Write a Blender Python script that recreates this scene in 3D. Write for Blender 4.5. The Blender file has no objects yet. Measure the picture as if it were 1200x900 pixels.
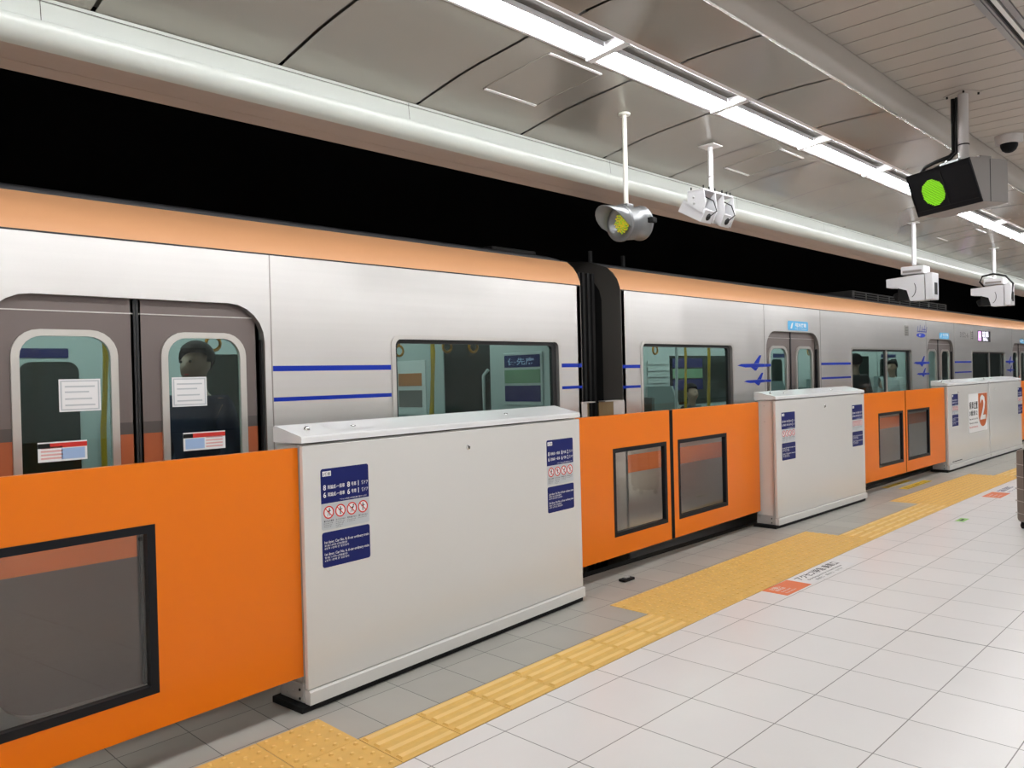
import bpy, bmesh, math, random
from math import radians as R, sin, cos, pi
from mathutils import Vector, Matrix
random.seed(7)
S = bpy.context.scene
C = S.collection

# ------------------------------------------------------------------ materials
MATS = {}
def mat(name, col, rough=.5, metal=0., noise=0., nscale=8., stretch=None, bump=0., spec=.5, coat=0., emit=None, estr=0.):
    m = bpy.data.materials.new(name); m.use_nodes = True
    nt = m.node_tree; b = nt.nodes['Principled BSDF']
    b.inputs['Base Color'].default_value = (*col, 1)
    b.inputs['Roughness'].default_value = rough
    b.inputs['Metallic'].default_value = metal
    b.inputs['Specular IOR Level'].default_value = spec
    b.inputs['Coat Weight'].default_value = coat
    b.inputs['Coat Roughness'].default_value = .08
    if emit:
        b.inputs['Emission Color'].default_value = (*emit, 1)
        b.inputs['Emission Strength'].default_value = estr
    if noise or bump:
        tc = nt.nodes.new('ShaderNodeTexCoord'); mp = nt.nodes.new('ShaderNodeMapping')
        nz = nt.nodes.new('ShaderNodeTexNoise'); nz.inputs['Scale'].default_value = nscale; nz.inputs['Detail'].default_value = 4
        if stretch: mp.inputs['Scale'].default_value = stretch
        nt.links.new(tc.outputs['Object'], mp.inputs['Vector']); nt.links.new(mp.outputs['Vector'], nz.inputs['Vector'])
        if noise:
            mr = nt.nodes.new('ShaderNodeMapRange')
            mr.inputs['To Min'].default_value = 1 - noise; mr.inputs['To Max'].default_value = 1 + noise
            mx = nt.nodes.new('ShaderNodeMix'); mx.data_type = 'RGBA'; mx.blend_type = 'MULTIPLY'
            mx.inputs['Factor'].default_value = 1
            nt.links.new(nz.outputs['Fac'], mr.inputs['Value'])
            mx.inputs['A'].default_value = (*col, 1)
            nt.links.new(mr.outputs['Result'], mx.inputs['B'])
            nt.links.new(mx.outputs['Result'], b.inputs['Base Color'])
        if bump:
            bp = nt.nodes.new('ShaderNodeBump'); bp.inputs['Strength'].default_value = bump; bp.inputs['Distance'].default_value = .01
            nt.links.new(nz.outputs['Fac'], bp.inputs['Height']); nt.links.new(bp.outputs['Normal'], b.inputs['Normal'])
    MATS[name] = m
    return m

def glass(name, tint, refl=.12, rough=.02, tmax=.75):
    m = bpy.data.materials.new(name); m.use_nodes = True
    nt = m.node_tree; nt.nodes.remove(nt.nodes['Principled BSDF'])
    out = nt.nodes['Material Output']
    tr = nt.nodes.new('ShaderNodeBsdfTransparent'); tr.inputs['Color'].default_value = (*tint, 1)
    gl = nt.nodes.new('ShaderNodeBsdfGlossy'); gl.inputs['Roughness'].default_value = rough
    lw = nt.nodes.new('ShaderNodeLayerWeight'); lw.inputs['Blend'].default_value = .5; pw = nt.nodes.new('ShaderNodeMath'); pw.operation = 'POWER'; pw.inputs[1].default_value = 4.5
    mr = nt.nodes.new('ShaderNodeMapRange'); mr.inputs['To Min'].default_value = refl; mr.inputs['To Max'].default_value = .75
    mx = nt.nodes.new('ShaderNodeMixShader'); mr.inputs['To Max'].default_value = tmax
    nt.links.new(lw.outputs['Facing'], pw.inputs[0]); nt.links.new(pw.outputs[0], mr.inputs['Value']); nt.links.new(mr.outputs['Result'], mx.inputs['Fac'])
    nt.links.new(tr.outputs[0], mx.inputs[1]); nt.links.new(gl.outputs[0], mx.inputs[2]); nt.links.new(mx.outputs[0], out.inputs['Surface'])
    MATS[name] = m
    return m

def tiles(name, col, col2, joint, sx, sy, x0, y0, jw, rough, uv=False, dark_x=None):
    """rectangular tiles with straight joints, object/UV coordinates in metres"""
    m = bpy.data.materials.new(name); m.use_nodes = True
    nt = m.node_tree; N = nt.nodes.new; L = nt.links.new
    b = nt.nodes['Principled BSDF']; b.inputs['Roughness'].default_value = rough
    tc = N('ShaderNodeTexCoord'); sp = N('ShaderNodeSeparateXYZ')
    L(tc.outputs['UV' if uv else 'Object'], sp.inputs[0])
    def ma(op, a, bb=None, c=None):
        n = N('ShaderNodeMath'); n.operation = op
        for i, v in enumerate((a, bb, c)):
            if v is None: continue
            if isinstance(v, (int, float)): n.inputs[i].default_value = v
            else: L(v, n.inputs[i])
        return n.outputs[0]
    def axis(o, s, o0):
        t = ma('DIVIDE', ma('SUBTRACT', o, o0), s)
        fl = ma('FLOOR', t); fr = ma('SUBTRACT', t, fl)
        d = ma('MULTIPLY', ma('MINIMUM', fr, ma('SUBTRACT', 1.0, fr)), s)
        return fl, ma('LESS_THAN', d, jw / 2)
    fx, jx = axis(sp.outputs[0], sx, x0); fy, jy = axis(sp.outputs[1], sy, y0)
    j = ma('MAXIMUM', jx, jy)
    cb = N('ShaderNodeCombineXYZ'); L(fx, cb.inputs[0]); L(fy, cb.inputs[1])
    wn = N('ShaderNodeTexWhiteNoise'); wn.noise_dimensions = '2D'; L(cb.outputs[0], wn.inputs['Vector'])
    nz = N('ShaderNodeTexNoise'); nz.inputs['Scale'].default_value = 3.2; nz.inputs['Detail'].default_value = 6
    L(tc.outputs['Object'], nz.inputs['Vector'])
    f = ma('ADD', ma('MULTIPLY', wn.outputs['Value'], .45), ma('MULTIPLY', nz.outputs['Fac'], .55))
    mx = N('ShaderNodeMix'); mx.data_type = 'RGBA'; mx.inputs['A'].default_value = (*col, 1); mx.inputs['B'].default_value = (*col2, 1)
    L(f, mx.inputs['Factor'])
    m2 = N('ShaderNodeMix'); m2.data_type = 'RGBA'; L(mx.outputs['Result'], m2.inputs['A']); m2.inputs['B'].default_value = (*joint, 1)
    L(j, m2.inputs['Factor'])
    last = m2.outputs['Result']
    if dark_x is not None:
        dj = ma('LESS_THAN', ma('ABSOLUTE', ma('SUBTRACT', sp.outputs[0], dark_x)), .0035)
        m3 = N('ShaderNodeMix'); m3.data_type = 'RGBA'; L(last, m3.inputs['A']); m3.inputs['B'].default_value = (.02, .02, .02, 1)
        L(dj, m3.inputs['Factor']); last = m3.outputs['Result']
    L(last, b.inputs['Base Color'])
    bp = N('ShaderNodeBump'); bp.inputs['Strength'].default_value = .5; bp.inputs['Distance'].default_value = .002; bp.invert = True
    L(j, bp.inputs['Height']); L(bp.outputs['Normal'], b.inputs['Normal'])
    MATS[name] = m
    return m

tiles('floor_white', (.84, .825, .81), (.775, .76, .745), (.22, .21, .2), .40005, .40005, 2.2757*1.0226, 2.3232*1.0226, .0045, .3, dark_x=2.2757*1.0226+6*.40005)
tiles('floor_grey', (.47, .46, .415), (.335, .325, .295), (.09, .09, .085), .301, .31, 2.03, 0, .004, .4, uv=True)
mat('tactile_top', (.88, .61, .22), .5, noise=.08, nscale=14)
mat('tactile_yellow', (.76, .48, .13), .55, noise=.12, nscale=14)
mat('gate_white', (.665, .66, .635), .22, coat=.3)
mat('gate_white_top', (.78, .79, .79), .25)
mat('gate_orange', (.80, .185, .004), .32, spec=.25, coat=.08)
mat('gate_black', (.008, .008, .009), .5, spec=.1)
mat('rubber_black', (.012, .012, .012), .6, spec=.12)
mat('frame_black', (.012, .013, .016), .35, spec=.12)
glass('gate_glass', (.92, .92, .89), .055)
mat('bracket_grey', (.5, .5, .49), .4, .4)
mat('chrome', (.7, .7, .7), .2, 1.)
mat('dark_hole', (.006, .006, .006), .8)
mat('navy', (.012, .018, .12), .4, spec=.12)
mat('sticker_white', (.82, .82, .82), .5)
mat('sticker_grey', (.5, .53, .55), .5)
mat('sign_red', (.62, .05, .04), .5, spec=.12)
mat('ink_black', (.012, .012, .012), .5, spec=.12)
mat('sticker_orange', (.8, .2, .07), .5)
mat('emblem_rust', (.50, .13, .045), .5, spec=.12)
mat('sticker_green', (.3, .62, .16), .5)
mat('caution_yellow', (.85, .58, .02), .5)
# train
def steel(name, col, rough):
    m = mat(name, col, rough, .85, noise=.05, nscale=2.0, stretch=(.35, 1, 14))
    b = m.node_tree.nodes['Principled BSDF']; b.inputs['Anisotropic'].default_value = .4
    return m
steel('stainless', (.71, .695, .675), .33)
nt = MATS['stainless'].node_tree; tcx = nt.nodes.new('ShaderNodeTexCoord'); mpx = nt.nodes.new('ShaderNodeMapping'); mpx.inputs['Scale'].default_value = (1.6, 1, .35); mpx.inputs['Rotation'].default_value = (0, .25, 0)
nzx = nt.nodes.new('ShaderNodeTexNoise'); nzx.inputs['Scale'].default_value = 1.0; nzx.inputs['Detail'].default_value = 1.5
bpx = nt.nodes.new('ShaderNodeBump'); bpx.inputs['Strength'].default_value = .6; bpx.inputs['Distance'].default_value = .05
nt.links.new(tcx.outputs['Object'], mpx.inputs[0]); nt.links.new(mpx.outputs[0], nzx.inputs['Vector']); nt.links.new(nzx.outputs['Fac'], bpx.inputs['Height']); nt.links.new(bpx.outputs[0], nt.nodes['Principled BSDF'].inputs['Normal'])
steel('stainless_frame', (.68, .66, .63), .28)
mat('reveal_metal', (.36, .335, .31), .4, .7)
mat('cantrail_orange', (.80, .40, .19), .45)
mat('band_orange', (.72, .19, .05), .4)
mat('roof_grey', (.085, .085, .088), .6)
mat('unit_grey', (.2, .2, .195), .6)
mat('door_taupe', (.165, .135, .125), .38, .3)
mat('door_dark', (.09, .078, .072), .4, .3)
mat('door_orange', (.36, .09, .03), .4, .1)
mat('door_lip', (.62, .60, .56), .3, .8)
mat('seal_black', (.012, .012, .013), .5)
glass('train_glass', (.62, .685, .665), .03, tmax=.4)
mat('train_blue', (.01, .035, .36), .35, spec=.12)
mat('cyan_sticker', (.06, .38, .68), .4)
mat('car_end_grey', (.095, .088, .08), .5, .2)
mat('bellows_black', (.008, .008, .008), .8)
mat('barrier_white', (.62, .60, .58), .35, .3)
mat('barrier_bronze', (.25, .19, .1), .35, .5)
mat('interior_wall', (.50, .555, .55), .5)
mat('interior_ceiling', (.62, .66, .64), .5)
mat('interior_floor', (.17, .18, .18), .5)
mat('interior_dark', (.03, .035, .035), .4)
mat('dark_pane', (.012, .022, .018), .1)
mat('seat_blue', (.03, .045, .09), .8)
mat('partition', (.24, .31, .31), .4)
mat('strap_amber', (.6, .25, .015), .4)
mat('grab_yellow', (.55, .36, .03), .35)
mat('poster_green', (.16, .3, .17), .5)
mat('poster_orange', (.6, .24, .1), .5)
mat('ad_pink', (.75, .42, .4), .5)
mat('ad_blue', (.35, .5, .75), .5)
mat('train_lamp', (.9, .9, .9), .5, emit=(.86, 1, .97), estr=14.)
mat('led_pink', (.5, .2, .5), .5, emit=(.85, .45, .95), estr=1.1)
mat('led_white', (.7, .7, .8), .5, emit=(.92, .9, 1), estr=1.3)
mat('sign_cyan_lit', (.05, .4, .75), .5)
# ceiling
mat('ceiling_panel', (.40, .38, .335), .2, .4, noise=.03, nscale=1.2, coat=.15)
mat('plank_beige', (.42, .38, .34), .42, .1, noise=.03, nscale=3)
mat('bulkhead', (.4, .365, .325), .38, .15)
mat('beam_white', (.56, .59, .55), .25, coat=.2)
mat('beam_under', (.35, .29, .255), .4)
mat('trim_bright', (.95, .95, .95), .12, .9)
mat('trim_white', (.8, .8, .79), .3)
mat('groove_dark', (.1, .093, .083), .9)
mat('lamp_housing', (.8, .8, .81), .35); mat('lamp_reflector', (.7, .7, .71), .5, spec=.2)
mat('tube_light', (1, 1, 1), .5, emit=(.97, .98, 1.0), estr=58.)
mat('slot_metal', (.34, .33, .34), .35, .6)
mat('tunnel_dark', (.006, .006, .007), .9)
mat('concrete_dark', (.02, .02, .02), .9)
mat('pole_cream', (.72, .72, .64), .35)
mat('pole_white', (.8, .8, .82), .35)
mat('signal_metal', (.24, .245, .25), .42, .8)
mat('signal_inner', (.3, .3, .27), .6)
mat('amber_led', (.5, .42, .03), .4, emit=(.8, .7, .04), estr=.35)
mat('amber_led_green', (.35, .5, .03), .4, emit=(.45, .7, .05), estr=.3)
mat('camera_white', (.60, .60, .615), .35)
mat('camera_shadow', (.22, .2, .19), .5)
mat('sign_side', (.22, .2, .19), .4)
mat('sign_face', (.006, .006, .007), .5, spec=.12)
mat('led_off', (.013, .013, .014), .4, spec=.12)
mat('led_green', (.1, .3, .01), .5, emit=(.33, .95, .012), estr=.9)
mat('cable_black', (.012, .012, .012), .5, spec=.15)
mat('dome_grey', (.5, .48, .47), .4)
mat('suitcase_brown', (.17, .135, .115), .4)
mat('suitcase_line', (.45, .4, .36), .4)
mat('skin', (.38, .24, .175), .5)
mat('hair_black', (.01, .009, .009), .6, spec=.1)
mat('jacket_navy', (.012, .02, .05), .8, spec=.15)
mat('jacket_black', (.012, .012, .014), .8)
mat('shirt_pale', (.5, .55, .55), .8)
mat('coat_teal', (.03, .06, .08), .8)
mat('trousers', (.015, .016, .02), .8)
mat('wall_tile', (.78, .765, .74), .4)

# ------------------------------------------------------------------ mesh builder
class MB:
    def __init__(s): s.v = []; s.f = []; s.m = []; s.s = []; s.names = []
    def mi(s, name):
        if name not in s.names: s.names.append(name)
        return s.names.index(name)
    def add(s, vs, fs, m, smooth=False):
        k = len(s.v); i = s.mi(m); s.v += [tuple(p) for p in vs]
        for f in fs: s.f.append([k + a for a in f]); s.m.append(i); s.s.append(smooth)
        return s
    def quad(s, a, b, c, d, m): return s.add([a, b, c, d], [(0, 1, 2, 3)], m)
    def box(s, x0, x1, y0, y1, z0, z1, m, bev=0., seg=2):
        if bev <= 0:
            vs = [(x, y, z) for z in (z0, z1) for y in (y0, y1) for x in (x0, x1)]
            return s.add(vs, [(0, 2, 3, 1), (4, 5, 7, 6), (0, 1, 5, 4), (2, 6, 7, 3), (0, 4, 6, 2), (1, 3, 7, 5)], m)
        bm = bmesh.new(); bmesh.ops.create_cube(bm, size=1)
        for v in bm.verts: v.co = Vector(((x0+x1)/2+v.co.x*(x1-x0), (y0+y1)/2+v.co.y*(y1-y0), (z0+z1)/2+v.co.z*(z1-z0)))
        bmesh.ops.bevel(bm, geom=bm.edges[:], offset=bev, segments=seg, profile=.5, affect='EDGES')
        return s.bm(bm, m)
    def bm(s, bm, m, smooth=False):
        bm.verts.index_update()
        s.add([v.co for v in bm.verts], [[v.index for v in f.verts] for f in bm.faces], m, smooth); bm.free(); return s
    def prism(s, poly, axis, a, b, m, caps=True, smooth=False, closed=True):
        """extrude poly (two coords of the remaining axes, in x,y,z order) along axis"""
        def P(p, t):
            return {'x': (t, p[0], p[1]), 'y': (p[0], t, p[1]), 'z': (p[0], p[1], t)}[axis]
        n = len(poly); vs = [P(p, a) for p in poly] + [P(p, b) for p in poly]
        fs = [(i, (i+1) % n, n+(i+1) % n, n+i) for i in range(n if closed else n-1)]
        s.add(vs, fs, m, smooth)
        if caps and closed: s.add(vs, [list(range(n))[::-1], list(range(n, 2*n))], m)
        return s
    def ring(s, outer, inner, axis, a, b, m):
        """frame between two loops of equal length, thickness a..b on axis"""
        def P(p, t):
            return {'x': (t, p[0], p[1]), 'y': (p[0], t, p[1]), 'z': (p[0], p[1], t)}[axis]
        n = len(outer)
        vs = [P(p, a) for p in outer]+[P(p, a) for p in inner]+[P(p, b) for p in outer]+[P(p, b) for p in inner]
        fs = []
        for i in range(n):
            j = (i+1) % n
            fs += [(i, j, n+j, n+i), (2*n+i, 3*n+i, 3*n+j, 2*n+j), (i, 2*n+i, 2*n+j, j), (n+i, n+j, 3*n+j, 3*n+i)]
        return s.add(vs, fs, m)
    def tube(s, path, r, m, seg=10, caps=True):
        path = [Vector(p) for p in path]; n = len(path); rings = []
        rs = r if isinstance(r, (list, tuple)) else [r]*n
        up = Vector((0, 0, 1))
        for i, p in enumerate(path):
            t = (path[min(i+1, n-1)] - path[max(i-1, 0)]).normalized()
            a = t.cross(up)
            if a.length < 1e-3: a = t.cross(Vector((0, 1, 0)))
            a.normalize(); b = t.cross(a)
            rings.append([p + (a*cos(2*pi*k/seg) + b*sin(2*pi*k/seg))*rs[i] for k in range(seg)])
        vs = [q for rg in rings for q in rg]
        fs = [(i*seg+k, i*seg+(k+1) % seg, (i+1)*seg+(k+1) % seg, (i+1)*seg+k) for i in range(n-1) for k in range(seg)]
        s.add(vs, fs, m, True)
        if caps: s.add(vs, [list(range(seg)), list(range((n-1)*seg, n*seg))[::-1]], m)
        return s
    def lathe(s, prof, c, m, axis=(0, 0, 1), seg=24, a0=0, a1=2*pi):
        """prof: (radius, height along axis)"""
        ax = Vector(axis).normalized(); u = ax.orthogonal().normalized(); w = ax.cross(u); c = Vector(c)
        full = abs(a1-a0-2*pi) < 1e-6; k = seg if full else seg+1
        vs = [c + ax*h + (u*cos(a0+(a1-a0)*i/seg)+w*sin(a0+(a1-a0)*i/seg))*r for r, h in prof for i in range(k)]
        fs = [(j*k+i, j*k+(i+1) % k, (j+1)*k+(i+1) % k, (j+1)*k+i) for j in range(len(prof)-1) for i in range(k if full else k-1)]
        return s.add(vs, fs, m, True)
    def sphere(s, c, r, m, sc=(1, 1, 1), u=16, v=10):
        bm = bmesh.new(); bmesh.ops.create_uvsphere(bm, u_segments=u, v_segments=v, radius=r)
        for q in bm.verts: q.co = Vector((q.co.x*sc[0]+c[0], q.co.y*sc[1]+c[1], q.co.z*sc[2]+c[2]))
        return s.bm(bm, m, True)
    def disc(s, c, r, axis, m, seg=20):
        def P(i):
            a, b = r*cos(2*pi*i/seg), r*sin(2*pi*i/seg)
            return {'x': (c[0], c[1]+a, c[2]+b), 'y': (c[0]+a, c[1], c[2]+b), 'z': (c[0]+a, c[1]+b, c[2])}[axis]
        return s.add([P(i) for i in range(seg)], [list(range(seg))], m)
    def poly(s, pts, m): return s.add(pts, [list(range(len(pts)))], m)
    def text(s, body, size, M, m, bold=0., xs=1., fit=None):
        vs, fs = text_mesh(body, bold)
        if not vs: return s
        w = max(v[0] for v in vs)-min(v[0] for v in vs); x0 = min(v[0] for v in vs)
        k = size*xs
        if fit: k = fit/max(w, 1e-4)
        return s.add([M @ Vector(((v[0]-x0)*k, v[1]*size, 0)) for v in vs], fs, m)
    def build(s, name, parent=None, org=None, mesh=None):
        me = bpy.data.meshes.new(name)
        vs = s.v if org is None else [(a-org[0], b-org[1], c-org[2]) for a, b, c in s.v]
        me.from_pydata(vs, [], s.f)
        for n in s.names: me.materials.append(MATS[n])
        me.polygons.foreach_set('material_index', s.m); me.polygons.foreach_set('use_smooth', s.s)
        bm = bmesh.new(); bm.from_mesh(me)
        bmesh.ops.recalc_face_normals(bm, faces=bm.faces[:]) if getattr(s, 'fixn', True) else None
        bm.to_mesh(me); bm.free(); me.update()
        o = bpy.data.objects.new(name, me); C.objects.link(o); o.parent = parent
        return o
_T = {}
def text_mesh(body, bold=0.):
    if (body, bold) not in _T:
        cu = bpy.data.curves.new('t', 'FONT'); cu.body = body; cu.offset = bold; cu.resolution_u = 2
        o = bpy.data.objects.new('t', cu); C.objects.link(o)
        me = bpy.data.meshes.new_from_object(o.evaluated_get(bpy.context.evaluated_depsgraph_get()))
        _T[(body, bold)] = ([tuple(v.co) for v in me.vertices], [list(p.vertices) for p in me.polygons])
        bpy.data.objects.remove(o); bpy.data.curves.remove(cu); bpy.data.meshes.remove(me)
    return _T[(body, bold)]

def rrect(x0, x1, z0, z1, r, n=6, rb=None):
    rb = r if rb is None else rb
    o = []
    for cx, cz, a, q in ((x1-rb, z0+rb, -90, rb), (x1-r, z1-r, 0, r), (x0+r, z1-r, 90, r), (x0+rb, z0+rb, 180, rb)):
        for i in range(n+1):
            t = R(a+90*i/n); o.append((cx+q*cos(t), cz+q*sin(t)))
    return o
def wallM(x, y, z): return Matrix(((1, 0, 0, x), (0, 0, 1, y), (0, 1, 0, z), (0, 0, 0, 1)))   # lettering on a face turned to -y
def thing(name, label, cat, loc=(0, 0, 0), rz=0., group=None):
    o = bpy.data.objects.new(name, None); C.objects.link(o); o.empty_display_size = .1
    o.location = loc; o.rotation_euler = (0, 0, rz)
    o['label'] = label; o['category'] = cat
    if group: o['group'] = group
    return o
def tag(o, label, cat, group=None):
    o['label'] = label; o['category'] = cat
    if group: o['group'] = group
    return o
def struct(o): o['kind'] = 'structure'; return o
def copy_tree(o, parent=None):
    c = o.copy(); C.objects.link(c); c.parent = parent
    for ch in list(o.children): copy_tree(ch, c)
    return c

# ------------------------------------------------------------------ camera
H = 1.4827
cam = bpy.data.cameras.new('camera'); co = bpy.data.objects.new('camera', cam); C.objects.link(co)
yaw, pitch, roll = R(44.4775), R(-.508), R(-1.4252)
f = Vector((cos(yaw)*cos(pitch), sin(yaw)*cos(pitch), sin(pitch)))
r = f.cross(Vector((0, 0, 1))).normalized(); u = r.cross(f)
r2 = r*cos(roll)+u*sin(roll); u2 = -r*sin(roll)+u*cos(roll)
M = Matrix((r2, u2, -f)).transposed().to_4x4(); M.translation = (0, 0, H)
co.matrix_world = M
cam.sensor_width = 36; cam.lens = 934.14/1200*36; cam.clip_start = .05; cam.clip_end = 200
S.camera = co

# ------------------------------------------------------------------ platform floor
def yc(x):                                       # outer edge of the gently curving tactile path
    g = lambda t: 2.62-.003*(t-8.8)**2
    if x < 0: return g(0)+.0528*x
    if x > 15: return g(15)-.0372*(x-15)
    return g(x)
EDGE = 3.80
XS = [-4+.5*i for i in range(77)]
m = MB(); m.fixn = False
for a, b in zip(XS, XS[1:]):
    m.quad((a, -5.2, 0), (b, -5.2, 0), (b, yc(b), 0), (a, yc(a), 0), 'floor_white')
struct(m.build('floor'))
# grey tiled strip under the gates, its tiles following the curve
me = bpy.data.meshes.new('floor_edge'); bm = bmesh.new(); uvl = bm.loops.layers.uv.new('UVMap')
for a, b in zip(XS, XS[1:]):
    for p0, p1 in ((0, .62), (.62, None)):
        ps = []
        for x, e in ((a, p0), (b, p0), (b, p1), (a, p1)):
            y = EDGE if e is None else yc(x)+e
            ps.append((x, y))
        fc = bm.faces.new([bm.verts.new((x, y, 0)) for x, y in ps])
        for l, (x, y) in zip(fc.loops, ps): l[uvl].uv = (x, y-yc(x))
for a, b in ((-4, 34),):
    bm.faces.new([bm.verts.new(p) for p in ((a, EDGE, 0), (b, EDGE, 0), (b, EDGE, -1.3), (a, EDGE, -1.3))])
bm.to_mesh(me); bm.free(); me.materials.append(MATS['floor_grey'])
fo = bpy.data.objects.new('floor_edge', me); C.objects.link(fo); struct(fo)
m = MB(); m.box(-4, 34, 3.2, 3.8, -1.3, -.02, 'concrete_dark'); m.box(-4, 34, 3.8, 9, -1.4, -1.3, 'concrete_dark'); struct(m.build('floor_trackbed'))
m = MB(); m.box(-4, 34, EDGE-.07, EDGE+.004, -.05, .006, 'rubber_black'); struct(m.build('trim_1'))

TL = .3045
def tact(x0, n, rows, bars, name, label):
    """n tiles along the path from x0; rows 1 or 2; bars or dots"""
    m = MB()
    for i in range(n):
        a, b = x0+i*TL+.0025, x0+(i+1)*TL-.0025
        for rw in range(rows):
            o = rw*.3+.0015
            pa = [(a, yc(a)+o), (b, yc(b)+o), (b, yc(b)+o+.297), (a, yc(a)+o+.297)]
            m.add([(x, y, 0.0005) for x, y in pa]+[(x, y, .004) for x, y in pa], [(4, 5, 6, 7), (0, 1, 5, 4), (1, 2, 6, 5), (2, 3, 7, 6), (3, 0, 4, 7)], 'tactile_yellow')
            if bars and rw == 0:
                for k in range(4):
                    c0 = .0375+k*.075
                    for (xa, xb) in ((a+.008, b-.008),):
                        def pr(x, d, z): return (x, yc(x)+c0+d, z)
                        vs = [pr(xa, -.021, .004), pr(xb, -.021, .004), pr(xb, .021, .004), pr(xa, .021, .004),
                              pr(xa+.005, -.014, .0115), pr(xb-.005, -.014, .0115), pr(xb-.005, .014, .0115), pr(xa+.005, .014, .0115)]
                        m.add(vs, [(4, 5, 6, 7)], 'tactile_top'); m.add(vs, [(0, 1, 5, 4), (1, 2, 6, 5), (2, 3, 7, 6), (3, 0, 4, 7)], 'tactile_yellow')
            else:
                for kx in range(5):
                    for ky in range(5):
                        x = a+(b-a)*(kx+.5)/5; y = yc(x)+o+.297*(ky+.5)/5
                        vs = [(x+rr*cos(t*pi/4), y+rr*sin(t*pi/4), z) for rr, z in ((.0125, .004), (.007, .011)) for t in range(8)]
                        m.add(vs, [(t, (t+1) % 8, 8+(t+1) % 8, 8+t) for t in range(8)], 'tactile_yellow'); m.add(vs, [tuple(range(8, 16))], 'tactile_top')
    o = m.build(name); tag(o, label, 'tactile paving'); return o
W1, W2, W3 = 1.868, 4.055, 9.2
tact(W1-11*TL, 11, 2, False, 'tactile_warning_block', 'yellow dotted tactile block cut off by the bottom edge, below the nearest orange door')
TL = (W2-W1)/7
tact(W1, 7, 1, True, 'tactile_guide_strip', 'yellow barred tactile strip in front of the largest white gate housing')
n2 = 10; L2 = 7.05-W2
_t = TL; TL = L2/n2
tact(W2, n2, 2, False, 'tactile_warning_block', 'yellow dotted tactile block behind the nearer orange and white floor sticker')
TL = (9.2-7.05)/7
tact(7.05, 7, 1, True, 'tactile_guide_strip', 'yellow barred tactile strip in front of the second, smaller white gate housing')
TL = (12.1-9.2)/10
tact(9.2, 10, 2, False, 'tactile_warning_block', 'far yellow dotted tactile block beside the bright yellow floor sticker')
TL = .3
tact(12.1, 40, 1, True, 'tactile_guide_strip', 'farthest yellow barred tactile strip, running past the housing with the big 2')
TL = _t

# floor stickers
def floorM(x, y, z=.0022, a=0.): return Matrix.Translation((x, y, z)) @ Matrix.Rotation(a, 4, 'Z')
t = thing('floor_sticker', 'nearer orange and white floor sticker, beside the middle yellow dotted block', 'sticker', (4.975, 2.395, 0))
m = MB(); m.box(0, .365, 0, .18, .0003, .002, 'sticker_orange')
for k, (s_, l) in enumerate(((.045, 'お願い'), (.03, '乗車位置'), (.022, 'Boarding point'), (.022, 'Please wait here'))):
    m.text(l, s_, floorM(.05, .125-.033*k), 'sticker_white', .01)
m.build('orange_half', t)
m = MB(); m.box(.367, 1.145, 0, .18, .0003, .002, 'sticker_white')
m.text('アクセス特急 乗車口', .075, floorM(.42, .1), 'ink_black', .015, fit=.66)
m.text('Boarding point for Access Express', .03, floorM(.46, .055), 'ink_black', .008, fit=.56)
m.text('乗車口 · 乘车口 · 승차구', .028, floorM(.5, .015), 'ink_black', 0, fit=.45)
m.build('white_half', t)
t = thing('floor_sticker', 'farther orange and white floor sticker, left of the suitcase', 'sticker', (10.1, 2.35, 0))
m = MB(); m.box(0, .44, 0, .185, .0003, .002, 'sticker_orange')
for k in range(3): m.text('Please wait here', .028, floorM(.06, .125-.045*k), 'sticker_white', .01)
m.build('orange_half', t)
m = MB(); m.box(.442, 1.1, 0, .2, .0003, .002, 'sticker_white')
m.text('普通 乗車口', .085, floorM(.5, .09), 'navy', .02, fit=.5); m.text('Boarding point for Local trains', .03, floorM(.5, .03), 'navy', 0, fit=.5)
m.build('white_half', t)
m = MB(); m.box(0, .24, 0, .1, .0003, .002, 'sticker_white'); m.box(.02, .22, .012, .088, .002, .0026, 'sticker_green'); m.poly([(.06, .05, .003), (.1, .075, .003), (.1, .06, .003), (.17, .06, .003), (.17, .04, .003), (.1, .04, .003), (.1, .025, .003)], 'ink_black')
o = m.build('floor_sticker'); o.location = (8.34, 2.245, 0); tag(o, 'small green and white square sticker alone on the white tiles', 'sticker')
m = MB(); m.box(0, .92, 0, .105, .0004, .002, 'caution_yellow'); m.box(.02, .9, .008, .016, .002, .0026, 'ink_black'); m.text('足もと注意', .06, floorM(.1, .035, .0026), 'caution_yellow', .01)
m.text('足もとにご注意ください', .05, floorM(.06, .035, .0028), 'ink_black', .01, fit=.78)
o = m.build('floor_sticker'); o.location = (10.23, 3.365, 0); tag(o, 'bright yellow caution sticker lit on the grey tiles before the far orange doors', 'sticker')
m = MB(); m.box(0, .86, 0, .075, .0004, .002, 'caution_yellow'); m.text('足もとにご注意ください', .05, floorM(.06, .018, .0028), 'ink_black', .01, fit=.72)
o = m.build('floor_sticker'); o.location = (10.2, 3.585, 0); tag(o, 'dim yellow caution sticker in the shade beneath the far orange doors', 'sticker')
m = MB(); m.box(-.06, .06, -.03, .03, .0005, .02, 'rubber_black', .006); m.box(-.025, .025, -.012, .012, .02, .028, 'bracket_grey', .003)
o = m.build('floor_sensor'); o.location = (4.63, 3.44, 0); tag(o, 'small black fitting on the grey tiles under the middle orange doors', 'sensor')

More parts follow.
